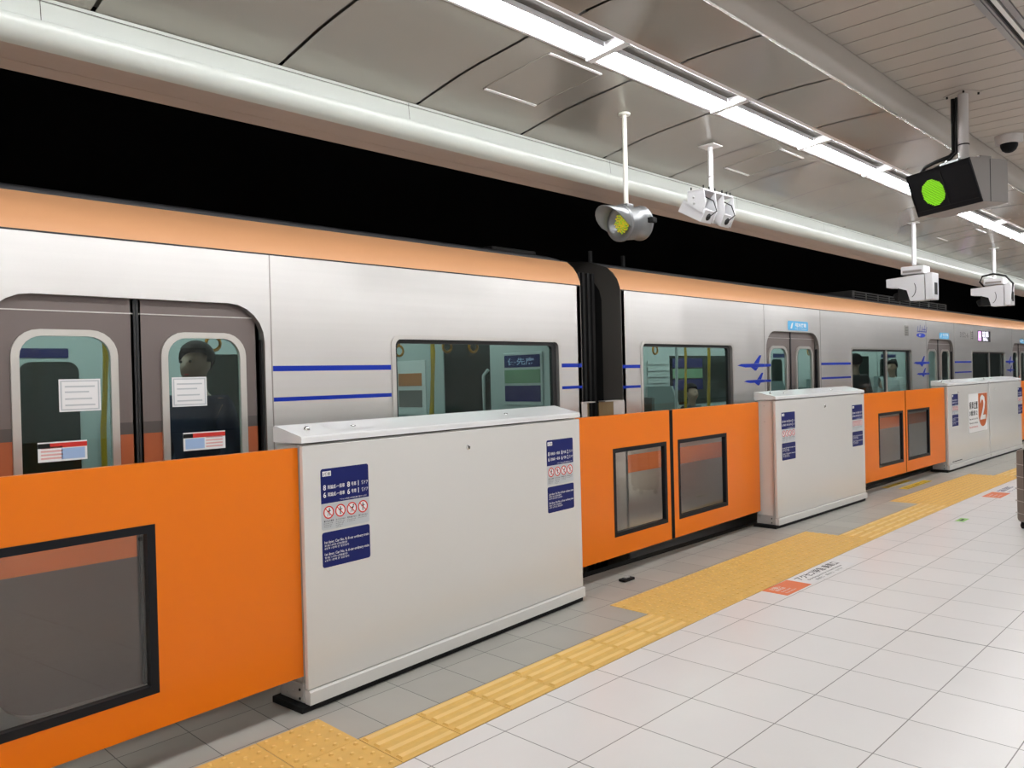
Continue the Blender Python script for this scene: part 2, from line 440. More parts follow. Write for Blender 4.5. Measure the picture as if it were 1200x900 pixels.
# ------------------------------------------------------------------ platform gates
def notice(x0, door, parent, w=.28):
    """blue and grey notice in two cards on the front panel"""
    y = -.0012; m = MB()
    zt, zs, zb, z2t, z2b = 1.082, .922, .80, .79, .628
    def card(z0, z1, mt, rt, rb): m.prism(rrect(x0, x0+w, z0, z1, rt, 4, rb), 'y', y, 0.0, mt)
    card(zs, zt, 'navy', .012, .0005); card(zb, zs, 'sticker_grey', .0005, .012); card(z2b, z2t, 'navy', .012, .012)
    yy = y-.0004
    m.box(x0+.01, x0+.058, yy, y, zt-.035, zt-.012, 'sticker_white')
    yt = yy-.0003
    m.text('3番線', .017, wallM(x0+.013, yt, zt-.031), 'ink_black', .01, fit=.04)
    for k, (cars) in enumerate(('8', '6')):
        z = zt-.098-k*.034; c = 'sticker_white'
        m.text(cars, .034, wallM(x0+.012, yt, z), c, .02); m.text('両編成-一般車', .02, wallM(x0+.037, yt, z+.004), c, .01, fit=.098)
        m.text(cars, .034, wallM(x0+.15, yt, z), c, .02); m.text('号車', .02, wallM(x0+.174, yt, z+.004), c, .01, fit=.03)
        m.text(door, .034, wallM(x0+.215, yt, z), c, .02, xs=.8); m.text('番ドア', .02, wallM(x0+.235, yt, z+.004), c, .01, fit=.04)
    m.text('アクセス特急は停車位置が異なります', .008, wallM(x0+.105, yt, zs+.006), 'sticker_white', 0, fit=.16)
    for k in range(4):
        cx, cz, rr = x0+.04+k*.067, zs-.042, .03
        ang = [2*pi*i/20 for i in range(20)]
        m.disc((cx, yy, cz), rr, 'y', 'sticker_white')
        m.ring([(cx+rr*cos(a), cz+rr*sin(a)) for a in ang], [(cx+rr*.8*cos(a), cz+rr*.8*sin(a)) for a in ang], 'y', yt-.0003, yy, 'sign_red')
        # a little figure: head, body, legs and an arm
        lean = (.004, 0, .01, 0)[k]
        m.disc((cx+lean, yt, cz+.015), .004, 'y', 'ink_black', 10)
        m.poly([(cx-.004, yt, cz-.004), (cx+.004, yt, cz-.004), (cx+lean+.004, yt, cz+.01), (cx+lean-.004, yt, cz+.01)], 'ink_black')
        for sx in (-1, 1):
            m.poly([(cx+sx*.001, yt, cz-.003), (cx+sx*.004, yt, cz-.003), (cx+sx*(.009 if k in (0, 2) else .004), yt, cz-.018), (cx+sx*(.006 if k in (0, 2) else .001), yt, cz-.018)], 'ink_black')
        m.poly([(cx-.012, yt, cz+.001), (cx-.011, yt, cz+.004), (cx+.012, yt, cz+.009), (cx+.012, yt, cz+.006)], 'ink_black')
        d = rr*.62
        m.poly([(cx-d, yt-.0003, cz+d-.003), (cx-d+.003, yt-.0003, cz+d), (cx+d, yt-.0003, cz-d+.003), (cx+d-.003, yt-.0003, cz-d)], 'sign_red')
        m.text(('駆け込み乗車', '立てかけない', '物を投げない', '乗り出さない')[k], .009, wallM(cx-.028, yt, zs-.085), 'ink_black', .01, fit=.056)
        for q in range((3, 4, 2, 1)[k]):
            m.text('Do not lean or rush', .007, wallM(cx-.028, yt, zs-.094-q*.008), 'ink_black', 0, fit=(.05, .05, .05, .05)[k]*(1, .9, .8, .6)[q])
    ordn = {'1': '1st', '2': '2nd', '3': '3rd'}[door]
    for k, cars in enumerate(('8', '6')):
        z = z2t-.052-k*.055
        m.text('%s door, Car No. %s, %s-car ordinary train' % (ordn, cars, cars), .017, wallM(x0+.012, yt, z), 'sticker_white', .012, fit=.26)
        m.text('第%s扇门 %s号车 %s节普通列车' % (door, cars, cars), .011, wallM(x0+.012, yt, z-.014), 'sticker_white', 0, fit=.13)
        m.text('%s호차 %s번째 문 일반열차' % (cars, door), .011, wallM(x0+.012, yt, z-.027), 'sticker_white', 0, fit=.14)
    return m.build('notice_sticker', parent)

def housing(P0, P1, label, door_l, door_r, signs=(.095, None), key=1.086, D=.215, big=False, vents=False):
    P0, P1 = Vector(P0), Vector(P1); L = (P1-P0).length; a = math.atan2(P1.y-P0.y, P1.x-P0.x)
    t = thing('platform_gate_housing', label, 'platform gate', (P0.x, P0.y, 0), a)
    m = MB(); m.box(.012, L-.004, .03, D, .032, 1.2, 'gate_white', .004); m.build('cabinet_body', t)
    m = MB(); m.box(0, L, 0, .027, .097, 1.196, 'gate_white', .005)
    fp = m.build('front_panel', t)
    m = MB(); m.prism([(-.012, .032), (-.012, .088), (.0, .095), (.028, .095), (.028, .032)], 'x', 0, L+.004, 'gate_white'); m.build('plinth', t)
    m = MB(); m.box(-.035, L, .004, D+.02, .0005, .031, 'rubber_black', .004); m.build('base_skirt', t)
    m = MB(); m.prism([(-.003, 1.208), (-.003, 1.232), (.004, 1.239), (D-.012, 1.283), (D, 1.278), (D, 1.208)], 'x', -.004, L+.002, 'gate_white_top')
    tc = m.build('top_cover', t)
    sl = (1.283-1.239)/(D-.016)
    def top(y): return 1.239+sl*(y-.004)
    hs = ((.22, .52), (L-.78, L-.48)) if not big else ((.3, .6),)
    for x0, x1 in hs:
        m = MB()
        ya, yb = .05, D-.045
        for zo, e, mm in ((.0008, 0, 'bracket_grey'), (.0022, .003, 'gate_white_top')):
            m.quad((x0+e, ya+e, top(ya+e)+zo), (x1-e, ya+e, top(ya+e)+zo), (x1-e, yb-e, top(yb-e)+zo), (x0+e, yb-e, top(yb-e)+zo), mm)
        m.lathe([(0.0001, .006), (.012, .006), (.013, 0)], ((x0+x1)/2, .1, top(.1)), 'chrome', seg=12)
        m.lathe([(0.0001, .0066), (.005, .0066)], ((x0+x1)/2, .1, top(.1)), 'dark_hole', seg=8)
        m.build('access_hatch', tc)
    m = MB(); m.lathe([(.0001, .018), (.009, .016), (.014, .008), (.015, 0)], (.1, .1, top(.1)), 'chrome', seg=14); m.build('indicator_button', tc)
    m = MB(); m.lathe([(.0001, .007), (.012, .007), (.014, .003), (.014, -.001)], (key, 0, 1.101), 'chrome', axis=(0, -1, 0), seg=16)
    m.box(key-.004, key+.004, -.0085, -.006, 1.093, 1.109, 'dark_hole')
    m.build('keyhole_lock', fp)
    m = MB(); m.box(-.004, .013, .031, D-.004, .034, .118, 'bracket_grey', .002)
    for yy, zz in ((.06, .09), (.06, .05), (.11, .075), (.16, .055), (.17, .1)):
        m.lathe([(.0001, .004), (.006, .004), (.006, 0)], (-.004, yy, zz), 'dark_hole' if yy == .06 else 'bracket_grey', axis=(-1, 0, 0), seg=8)
    m.build('foot_bracket', t)
    m = MB(); m.box(.0, .013, .034, .048, .1, 1.2, 'bracket_grey'); m.lathe([(.0001, .003), (.006, .003), (.006, 0)], (.011, .12, 1.15), 'bracket_grey', axis=(-1, 0, 0), seg=8); m.lathe([(.0001, .003), (.006, .003), (.006, 0)], (.011, .12, 1.0), 'bracket_grey', axis=(-1, 0, 0), seg=8)
    m.build('end_plate', t)
    if signs[0] is not None: notice(signs[0], door_l, t)
    if signs[1] is not None: notice(signs[1], door_r, t)
    if vents:
        m = MB(); m.box(.16, .6, -.0015, .0, .125, .135, 'dark_hole'); m.build('vent_slot', fp)
    return t, L

B1a, B1b = (1.8806, 3.1731), (4.0342, 3.350)
B2a, B2b = (7.03, 3.4615), (9.12, 3.441)
B3a, B3b = (12.16, 3.448), (14.19, 3.436)
B4a, B4b = (14.235, 3.436), (16.12, 3.403)
housing(B1a, B1b, 'largest white gate housing in front, with 1 and 2 door notices', '1', '2', (.095, 1.798))
housing(B2a, B2b, 'second white gate housing, between the middle and the far orange doors', '2', '3', (.108, 1.75), 1.065)
t3, L3 = housing(B3a, B3b, 'white gate housing carrying the big orange 2 sign', '1', '1', (.18, None), .45, big=True, vents=True)
m = MB(); m.prism(rrect(.955, 1.93, .48, 1.062, .02, 3), 'y', -.0015, 0, 'sticker_white')
arc = [(1.685+.235*cos(R(a)), .77+.225*sin(R(a))) for a in range(180, 361, 12)]
m.prism(arc+[(1.92, 1.055), (1.45, 1.055)], 'y', -.003, -.0015, 'emblem_rust')
m.text('2', .52, wallM(1.535, -.0035, .66), 'sticker_white', .02, fit=.3)
m.text('乗車位置', .12, wallM(.99, -.002, .84), 'ink_black', .02, fit=.42); m.text('3番線 2', .08, wallM(.99, -.002, .74), 'ink_black', .02, fit=.4)
for k in range(3): m.text('Please wait in two lines here', .04, wallM(.99, -.002, .67-.06*k), 'sign_red' if k == 2 else 'ink_black', .01, fit=.42)
m.build('number_sign', t3)
housing(B4a, B4b, 'last white gate housing, at the right edge beyond the big 2 sign', '3', '3', (None, 1.665), .3, big=True)

def leaf(o, ang, x0, x1, wx0, wx1, label, org, th=.03, z0=.155, z1=1.187, wz0=.30, wz1=.937, screw=False, seal=None):
    t = thing('platform_gate_door', label, 'gate door', (org[0], org[1], 0), ang)
    m = MB()
    lo = [(x0, z0), (x1, z0), (x1, z1), (x0, z1)]; li = [(wx0, wz0), (wx1, wz0), (wx1, wz1), (wx0, wz1)]
    m.ring(lo, li, 'y', 0, th, 'gate_orange'); m.build('door_panel', t)
    fw = .028; m = MB()
    m.ring([(wx0-.004, wz0-.004), (wx1+.004, wz0-.004), (wx1+.004, wz1+.004), (wx0-.004, wz1+.004)], [(wx0+fw, wz0+fw), (wx1-fw, wz0+fw), (wx1-fw, wz1-fw), (wx0+fw, wz1-fw)], 'y', -.002, th+.002, 'frame_black')
    fr = m.build('window_frame', t)
    m = MB(); m.box(wx0+fw-.004, wx1-fw+.004, th*.5-.002, th*.5+.002, wz0+fw-.004, wz1-fw+.004, 'gate_glass'); m.build('window_pane', t)
    if screw:
        m = MB(); m.lathe([(.0001, .003), (.007, .002), (.009, 0)], (wx1-fw-.02, th*.5-.002, wz1-fw-.018), 'dark_hole', axis=(0, -1, 0), seg=10); m.build('screw', fr)
    m = MB(); m.box(x0, x1, th+.001, th+.03, z0+.004, z0+.06, 'gate_black', .003); m.build('bottom_rail', t)
    if seal is not None:
        m = MB(); m.box(min(x1, seal) if seal > x0+.5 else x0-.022, max(x1, seal) if seal > x0+.5 else x0, -.001, th+.001, z0, z1, 'gate_black'); m.build('edge_seal', t)
    return t
n1 = Vector((-sin(R(4.696)), cos(R(4.696))))
pa = Vector(B1a)+n1*.034
leaf(None, R(4.696), -1.9, .0, -1.52, -.664, 'nearest orange gate door, at the left edge with a large window', pa, wz0=.299, wz1=.945, screw=True)
P1 = Vector(B1b); Q0 = Vector((7.0447, 3.4615)); ud = (Q0-P1).normalized(); nd = Vector((-ud.y, ud.x)); a2 = math.atan2(ud.y, ud.x)
o2 = P1+nd*.165
leaf(None, a2, .01, 1.385, .605, 1.33, 'left leaf of the middle pair of orange doors', o2, seal=1.41)
leaf(None, a2, 1.435, 2.985, 1.51, 2.335, 'right leaf of the middle pair, beside the second white housing', o2, seal=1.41)
m = MB()
u2_ = Vector(B2b)-Vector(B2a); u2_.normalize(); nn2 = Vector((-u2_.y, u2_.x)); o3 = Vector(B2b)+nn2*.1; e3 = Vector((12.17, 3.482)); u3 = (e3-o3); L33 = u3.length; u3.normalize(); a3 = math.atan2(u3.y, u3.x)
leaf(None, a3, .01, 1.52, .66, 1.44, 'left leaf of the far pair of orange doors', o3, seal=1.535)
leaf(None, a3, 1.555, L33-.04, 1.60, 2.4, 'right leaf of the far pair, beside the big 2 sign housing', o3)
leaf(None, R(-1), 0, 1.5, .6, 1.4, 'sliver of orange door beyond the last white housing', (16.15, 3.43))

# ------------------------------------------------------------------ trains
Y = 4.0; YF = 6.78
SIDE = [(4.0, -.9), (4.0, 2.19)]
def arcfill(m, cx, cz, r, qx, qz, y, mt):
    """fill the square corner of an opening outside its rounded corner: centre cx,cz; direction signs"""
    pts = [(cx+qx*r, y, cz+qz*r)]+[(cx+qx*r*cos(R(a)), y, cz+qz*r*sin(R(a))) for a in range(0, 91, 15)]
    m.add(pts, [(0, i, i+1) for i in range(1, 7)], mt)

def side_skin(m, x0, x1, ops, y, z0, z1, mt):
    """flat side with rectangular openings (xa, xb, za, zb, radius)"""
    ops = sorted(ops); x = x0
    for (a, b, za, zb, r) in ops:
        m.quad((x, y, z0), (a, y, z0), (a, y, z1), (x, y, z1), mt)
        if za > z0: m.quad((a, y, z0), (b, y, z0), (b, y, za), (a, y, za), mt)
        m.quad((a, y, zb), (b, y, zb), (b, y, z1), (a, y, z1), mt)
        arcfill(m, a+r, zb-r, r, -1, 1, y, mt); arcfill(m, b-r, zb-r, r, 1, 1, y, mt)
        if za > z0: arcfill(m, a+r, za+r, r, -1, -1, y, mt); arcfill(m, b-r, za+r, r, 1, -1, y, mt)
        x = b
    m.quad((x, y, z0), (x1, y, z0), (x1, y, z1), (x, y, z1), mt)
def reveal(m, a, b, za, zb, r, y0, y1, mt, rb=None):
    lp = rrect(a, b, za, zb, r, 6, rb)
    m.prism(lp, 'y', y0, y1, mt, caps=False)

DW, DT = .66, 1.908
def plane_mark(m, xc, z, s, y):
    """aeroplane heading left: fuselage, swept wings"""
    P = lambda *q: [(xc+a*s, y, z+b*s) for a, b in q]
    m.poly(P((-.36, .0), (-.28, .016), (.0, .018), (.0, -.02), (-.2, -.02)), 'train_blue')
    m.poly(P((0, .018), (.36, .014), (.36, -.014), (0, -.02)), 'train_blue')
    m.poly(P((-.02, .02), (.09, .02), (.15, .105), (.105, .105)), 'train_blue')
    m.poly(P((-.08, -.02), (.08, -.02), (.03, -.055), (-.0, -.055)), 'train_blue')

def sheet_sticker(name, parent, org, x0, x1, z0, z1, y, kind):
    m = MB(); m.box(x0, x1, y-.0012, y, z0, z1, 'sticker_white')
    yy = y-.0018
    if kind == 'plain':
        m.ring([(x0+.006, z0+.006), (x1-.006, z0+.006), (x1-.006, z1-.006), (x0+.006, z1-.006)], [(x0+.012, z0+.012), (x1-.012, z0+.012), (x1-.012, z1-.012), (x0+.012, z1-.012)], 'y', yy, y-.0011, 'sticker_grey')
        w = x1-x0-.05
        for k, q in enumerate((z1-.038, (z0+z1)/2+.012, (z0+z1)/2-.02, z0+.026)):
            m.box(x0+.025, x0+.025+w*(1, .8, .9, 1)[k], yy, y-.0011, q, q+.007, 'sticker_grey')
    else:
        m.box(x0, x1, yy, y-.0011, z1-.028, z1-.006, 'sign_red'); m.box(x0, x0+.05, yy-.0003, y-.0011, z1-.028, z1-.006, 'ink_black')
        cx = x1-.06 if kind == 'ad_right' else x0+.06
        m.box(cx-.05, cx+.05, yy, y-.0011, z0+.008, z1-.032, 'ad_blue')
        fx = x0+.012 if kind == 'ad_right' else x0+.118
        for k in range(4): m.box(fx, fx+.09, yy, y-.0011, z0+.012+k*.016, z0+.02+k*.016, 'ad_pink')
    return m.build(name, parent, org)

def door_pair(t, org, xc, stickers=False, lamp=True):
    za, zb = .02, DT
    for s_ in (-1, 1):
        a, b = (xc-.648, xc-.004) if s_ < 0 else (xc+.004, xc+.648)
        wc = xc-.315 if s_ < 0 else xc+.34; w0, w1 = wc-.225, wc+.225; y0, y1 = 4.045, 4.075
        wz0, wz1 = .86, 1.752
        m = MB()
        # leaf skin in bands, with a window hole
        fr = rrect(w0+.02, w1-.02, wz0+.02, wz1-.02, .1)
        def band(z0, z1, mt, hole):
            if not hole: m.quad((a, y0, z0), (b, y0, z0), (b, y0, z1), (a, y0, z1), mt)
            else:
                m.quad((a, y0, z0), (w0+.01, y0, z0), (w0+.01, y0, z1), (a, y0, z1), mt)
                m.quad((w1-.01, y0, z0), (b, y0, z0), (b, y0, z1), (w1-.01, y0, z1), mt)
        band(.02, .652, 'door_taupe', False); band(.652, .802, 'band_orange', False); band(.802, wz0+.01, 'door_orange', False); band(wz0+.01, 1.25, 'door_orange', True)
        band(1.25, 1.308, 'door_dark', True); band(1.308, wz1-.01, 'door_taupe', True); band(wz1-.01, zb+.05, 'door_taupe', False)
        for qx in (-1, 1):
            cx = (w0+.12) if qx < 0 else (w1-.12)
            arcfill(m, cx, wz1-.12, .11, qx, 1, y0, 'door_taupe'); arcfill(m, cx, wz0+.12, .11, qx, -1, y0, 'door_orange')
        m.box(a, a+.02, y0, y1, za, zb, 'door_taupe'); m.box(b-.02, b, y0, y1, za, zb, 'door_taupe')
        m.box(a, b, y0-.004, y0, 1.835, 1.84, 'door_lip')
        dl = m.build('door_leaf', t, org)
        m = MB(); m.ring(rrect(w0, w1, wz0, wz1, .12), rrect(w0+.034, w1-.034, wz0+.034, wz1-.03, .095), 'y', y0-.014, y0+.012, 'door_lip'); m.build('window_frame', dl, org)
        m = MB(); m.prism(rrect(w0+.03, w1-.03, wz0+.03, wz1-.026, .095), 'y', y0+.004, y0+.008, 'train_glass'); m.build('window_pane', dl, org)
        m = MB(); e = xc-.012 if s_ < 0 else xc+.002
        m.box(e, e+.01, y0-.006, y0+.01, za, zb, 'seal_black'); m.build('door_seal', dl, org)
        if stickers:
            if s_ < 0: sheet_sticker('notice_sheet', dl, org, 1.153, 1.332, 1.373, 1.523, y0+.003, 'plain'); sheet_sticker('advert_sticker', dl, org, 1.06, 1.266, 1.148, 1.238, y0+.003, 'ad_right')
            else: sheet_sticker('notice_sheet', dl, org, 1.67, 1.85, 1.373, 1.523, y0+.003, 'plain'); sheet_sticker('advert_sticker', dl, org, 1.72, 1.943, 1.145, 1.238, y0+.003, 'ad_left')
    m = MB(); m.box(xc+DW-.012, xc+DW+.0, 4.02, 4.06, .05, 1.72, 'seal_black'); m.build('door_edge_seal', t, org)

def window(t, org, a, b, za, zb, mull=None):
    m = MB(); m.ring(rrect(a, b, za, zb, .06), rrect(a+.03, b-.03, za+.03, zb-.025, .045), 'y', 3.992, 4.03, 'stainless_frame')
    w = m.build('window_frame', t, org)
    m = MB(); m.ring(rrect(a+.028, b-.028, za+.028, zb-.023, .045), rrect(a+.06, b-.075, za+.04, zb-.05, .03), 'y', 4.02, 4.05, 'seal_black'); m.build('window_gasket', w, org)
    m = MB(); m.box(a+.03, b-.03, 4.03, 4.036, za+.03, zb-.025, 'train_glass'); m.build('window_pane', w, org)
    if mull:
        m = MB(); m.box(mull-.05, mull-.018, 4.012, 4.03, za+.03, zb-.03, 'seal_black'); m.box(mull-.018, mull+.03, 4.004, 4.03, za+.03, zb-.03, 'stainless_frame'); m.build('window_mullion', w, org)
    return w

def make_car(name, label, x0, x1, doors, wins, lo, hi):
    """x0..x1 the car's ends; only the stretch lo..hi carries detail"""
    org = (x0, 4.0, 0); t = thing(name, label, 'train car', org)
    m = MB(); ops = [(d-DW, d+DW, .02, DT, .2) for d in doors]+[(w[0], w[1], w[2], w[3], .06) for w in wins]
    side_skin(m, x0+.008, x1-.008, ops, Y, -.9, 2.19, 'stainless')
    for (a, b, za, zb, r) in ops: reveal(m, a, b, za, zb, r, Y, Y+.05, 'reveal_metal')
    for d in doors:                                    # raised stainless surround seams beside each door
        for xx in (d-.70-.0, d+.70): m.box(xx-.003, xx+.003, Y-.002, Y+.004, -.5, 2.19, 'reveal_metal')
    m.box(x0+.008, x1-.008, Y-.0025, Y+.002, 2.182, 2.19, 'seal_black')
    m.build('side_wall', t, org)
    m = MB(); prof = [(4.0, 2.19), (4.006, 2.22), (4.03, 2.28), (4.07, 2.335), (4.13, 2.385)]
    m.prism(prof, 'x', x0, x1, 'cantrail_orange', closed=False, smooth=True)
    m.build('cantrail_band', t, org)
    m = MB(); pr = [(4.13, 2.385), (4.13, 2.388), (4.35, 2.462), (4.7, 2.52), (5.39, 2.56), (6.1, 2.52), (6.5, 2.43), (6.7, 2.33), (6.78, 2.19), (6.78, -.9)]
    m.prism(pr, 'x', x0, x1, 'roof_grey', closed=False, smooth=True); m.build('roof', t, org)
    # lower orange band, kept off the doors
    m = MB(); seg = [x0+.05]+[q for d in sorted(doors) for q in (d-.705, d+.705)]+[x1-.05]
    for a, b in zip(seg[::2], seg[1::2]): m.box(a, b, Y-.0015, Y, .652, .802, 'band_orange')
    m.build('lower_band', t, org)
    # ends
    for e, dr in ((x0, 1), (x1, -1)):
        m = MB(); lp = [(4.0, -.9), (4.0, 2.19), (4.03, 2.28), (4.13, 2.385), (4.35, 2.462), (5.39, 2.56), (6.5, 2.43), (6.78, 2.19), (6.78, -.9)]
        li = [(4.2, -.9), (4.2, 2.12), (4.22, 2.2), (4.28, 2.28), (4.42, 2.33), (5.39, 2.38), (6.38, 2.3), (6.58, 2.12), (6.58, -.9)]
        m.ring(lp, li, 'x', e, e+dr*.05, 'car_end_grey'); m.box(min(e+dr*.05, e+dr*.058), max(e+dr*.05, e+dr*.058), 4.15, 6.62, -.9, 2.4, 'bellows_black'); m.build('end_wall', t, org)
    # interior shell
    m = MB(); m.box(x0+.06, x1-.06, 4.08, 6.74, -.02, .0, 'interior_floor'); m.build('cabin_floor', t, org)
    m = MB(); m.box(x0+.06, x1-.06, 4.1, 6.74, 2.2, 2.22, 'interior_ceiling'); m.build('cabin_ceiling', t, org)
    m = MB()
    m.box(x0+.06, x1-.06, 6.62, 6.74, 0, 2.2, 'interior_wall')
    for d in doors:
        m.box(d-.64, d+.64, 6.6, 6.625, 0, 1.9, 'interior_wall'); m.box(d-.004, d+.004, 6.597, 6.602, 0, 1.9, 'seal_black')
        for s_ in (-.32, .32): m.prism(rrect(d+s_-.2, d+s_+.2, .75, 1.68, .08), 'y', 6.592, 6.602, 'dark_pane')
        m.box(d-.45, d+.45, 6.59, 6.6, 1.71, 1.78, 'navy')
    for w in wins:
        m.box(w[0]-.1, w[1]+.1, 6.61, 6.622, 1.0, 1.74, 'dark_pane')
    m.build('cabin_far_wall', t, org)
    m = MB()
    for yy in (4.75, 6.0): m.box(lo, hi, yy-.06, yy+.06, 2.17, 2.199, 'train_lamp')
    m.build('cabin_lamp', t, org)
    # near inside lining, under and between the windows
    m = MB(); ops2 = [(d-DW-.01, d+DW+.01, 0, 2.0, .05) for d in doors]+[(w[0], w[1], w[2], w[3], .05) for w in wins]
    side_skin(m, x0+.06, x1-.06, ops2, 4.09, 0, 2.2, 'interior_wall'); m.build('cabin_lining', t, org)
    return t, org

car1, og1 = make_car('train_car', 'near silver train car at left, cut by the left edge', -6.0, 4.868, (1.5, -3.7), ((3.01, 4.612, 1.05, 1.762), (-2.3, -.2, 1.05, 1.762)), -1, 4.7)
car2, og2 = make_car('train_car', 'silver train car on the right, with a louvred unit on its roof', 5.388, 22.4, (8.6, 13.8, 18.97), ((5.65, 7.24, 1.05, 1.767), (10.19, 12.45, 1.05, 1.752), (15.47, 17.73, 1.05, 1.742)), 5.6, 22)
door_pair(car1, og1, 1.5, True)
for d in (8.6, 13.8, 18.97): door_pair(car2, og2, d)
window(car1, og1, 3.01, 4.612, 1.05, 1.762)
window(car2, og2, 5.65, 7.24, 1.05, 1.767); window(car2, og2, 10.19, 12.45, 1.05, 1.752, 11.44); window(car2, og2, 15.47, 17.73, 1.05, 1.742, 16.63)
def stripe(t, org, a, b, z0, z1):
    m = MB(); m.box(a, b, Y-.0012, Y, z0, z1, 'train_blue'); m.build('blue_stripe', t, org)
for a, b in ((2.205, 3.005), (4.617, 4.862)):
    stripe(car1, og1, a, b, 1.546, 1.576); stripe(car1, og1, a, b, 1.379, 1.402)
for a, b in ((5.395, 5.645), (9.31, 10.185), (14.51, 15.465)):
    stripe(car2, og2, a, b, 1.532, 1.56); stripe(car2, og2, a, b, 1.363, 1.386)
for xe in (7.895, 13.095, 18.27):
    m = MB(); plane_mark(m, xe-.22, 1.54, 1., Y-.0013); m.build('aeroplane_mark', car2, og2)
    m = MB(); plane_mark(m, xe-.16, 1.375, .82, Y-.0013); m.build('aeroplane_mark', car2, og2)
def car_label(x0, x1, z0, z1):
    m = MB(); m.prism(rrect(x0, x1, z0, z1, .02), 'y', Y-.0014, Y, 'cyan_sticker')
    k = (x1-x0)/.51
    m.poly([(x0+.06*k, Y-.002, z0+.02), (x0+.1*k, Y-.002, z0+.02), (x0+.13*k, Y-.002, z1-.015), (x0+.09*k, Y-.002, z1-.03)], 'sticker_white')
    m.text('弱冷房車', .05, wallM(x0+.18*k, Y-.002, z0+.042), 'sticker_white', .02, fit=.28*k); m.text('Mildly air-conditioned', .02, wallM(x0+.18*k, Y-.002, z0+.014), 'sticker_white', 0, fit=.28*k)
    m.build('side_label', car2, og2)
car_label(8.455, 8.97, 1.925, 2.03); car_label(13.74, 14.22, 1.92, 2.016); car_label(18.93, 19.4, 1.91, 2.0)
m = MB(); m.prism([(12.87+.2*cos(R(a)), 1.955+.034*sin(R(a))) for a in range(0, 360, 15)], 'y', Y-.0013, Y, 'train_blue')
m.text('SKY', .05, wallM(12.78, Y-.002, 1.937), 'sticker_white', .01)
for k in range(5): m.add([(12.7+.1*k+dx, Y-.0013, 2.0+zz) for dx, zz in ((0, 0), (.018, 0), (.05, .09+.02*(k % 2)), (.035, .09+.02*(k % 2)))], [(0, 1, 2, 3)], 'train_blue')
m.box(12.72, 13.1, Y-.0013, Y, 2.004, 2.016, 'train_blue'); m.box(12.95, 13.08, Y-.0013, Y, 2.04, 2.05, 'train_blue')
m.build('route_emblem', car2, og2)
for xx in (12.17, 15.43):
    m = MB(); m.box(xx, xx+.15, Y-.006, Y+.003, 1.935, 2.085, 'reveal_metal', .003)
    for k in range(5): m.box(xx+.015, xx+.135, Y-.008, Y-.004, 1.95+k*.026, 1.958+k*.026, 'dark_hole')
    m.build('speaker_grille', car2, og2)
m = MB(); m.text('3152-6', .12, wallM(14.83, Y-.0014, 1.965), 'sign_side', .01, fit=.47); m.build('car_number', car2, og2)
m = MB(); m.box(15.88, 16.69, Y-.004, Y, 1.905, 2.1, 'seal_black'); m.box(15.9, 16.08, Y-.0055, Y-.004, 1.92, 2.085, 'led_pink')
m.text('普通', .1, wallM(16.14, Y-.006, 2.005), 'led_white', .03, fit=.42); m.text('西馬込', .07, wallM(16.2, Y-.006, 1.925), 'led_white', .02, fit=.3); m.text('各停', .06, wallM(15.92, Y-.006, 1.98), 'led_white', .01, fit=.13)
m.build('destination_display', car2, og2)
m = MB(); m.box(11.37, 15.63, 4.42, 5.6, 2.44, 2.582, 'unit_grey', .01)
for k in range(9):
    for q in range(3): m.box(11.45+k*.46, 11.82+k*.46, 4.41, 4.425, 2.475+q*.033, 2.492+q*.033, 'dark_hole')
m.build('roof_unit', car2, og2)
for xx in (5.75, 6.25): 
    m = MB(); m.tube([(xx, 4.6, 2.5), (xx, 4.6, 2.62)], .02, 'roof_grey', 8); m.build('roof_antenna', car2, og2)
m = MB(); m.box(4.3, 4.8, 4.4, 4.9, 2.46, 2.5, 'roof_grey', .01); m.build('roof_unit', car1, og1)
# gap: corner guards, grab rungs, bellows
def guard(t, org, x0, x1, flip):
    m = MB(); n = 8; w = x1-x0
    for a in range(n):
        f0, f1 = a/n, (a+1)/n
        ys = lambda q: 3.985+.07*q*q
        xa, xb = (x0+w*f0, x0+w*f1) if not flip else (x1-w*f0, x1-w*f1)
        m.quad((xa, ys(f0), .1), (xb, ys(f1), .1), (xb, ys(f1), 1.262), (xa, ys(f0), 1.262), 'barrier_white' if f0 < .5 else 'barrier_bronze')
    m.box(x0, x1, 3.99, 4.06, 1.262, 1.27, 'stainless_frame')
    m.box(x0+.03, x1-.03, 4.07, 4.09, .1, 1.25, 'barrier_bronze')
    m.build('corner_guard', t, org)
guard(car1, og1, 4.83, 5.01, False); guard(car2, og2, 5.135, 5.39, True)
for z in (1.5, 1.8, 1.28):
    m = MB(); m.tube([(4.868, 4.06, z), (4.92, 4.06, z), (4.92, 4.2, z), (4.868, 4.2, z)], .008, 'stainless_frame', 6); m.build('end_rung', car1, og1)
m = MB()
for k in range(8):
    xa = 4.875+k*.0628
    for e, w in ((xa, .0314), (xa+.0314, .0314)):
        d = 0 if e == xa else .03
        lp = [(4.24+d, -.3), (4.24+d, 2.34-d), (6.54-d, 2.34-d), (6.54-d, -.3)]
        li = [(4.95, -.3), (4.95, 2.0), (5.8, 2.0), (5.8, -.3)]
        m.ring(lp, li, 'x', e, e+w, 'bellows_black')
o = m.build('gangway_bellows'); tag(o, 'black folded gangway bellows in the gap between the two train cars', 'gangway')

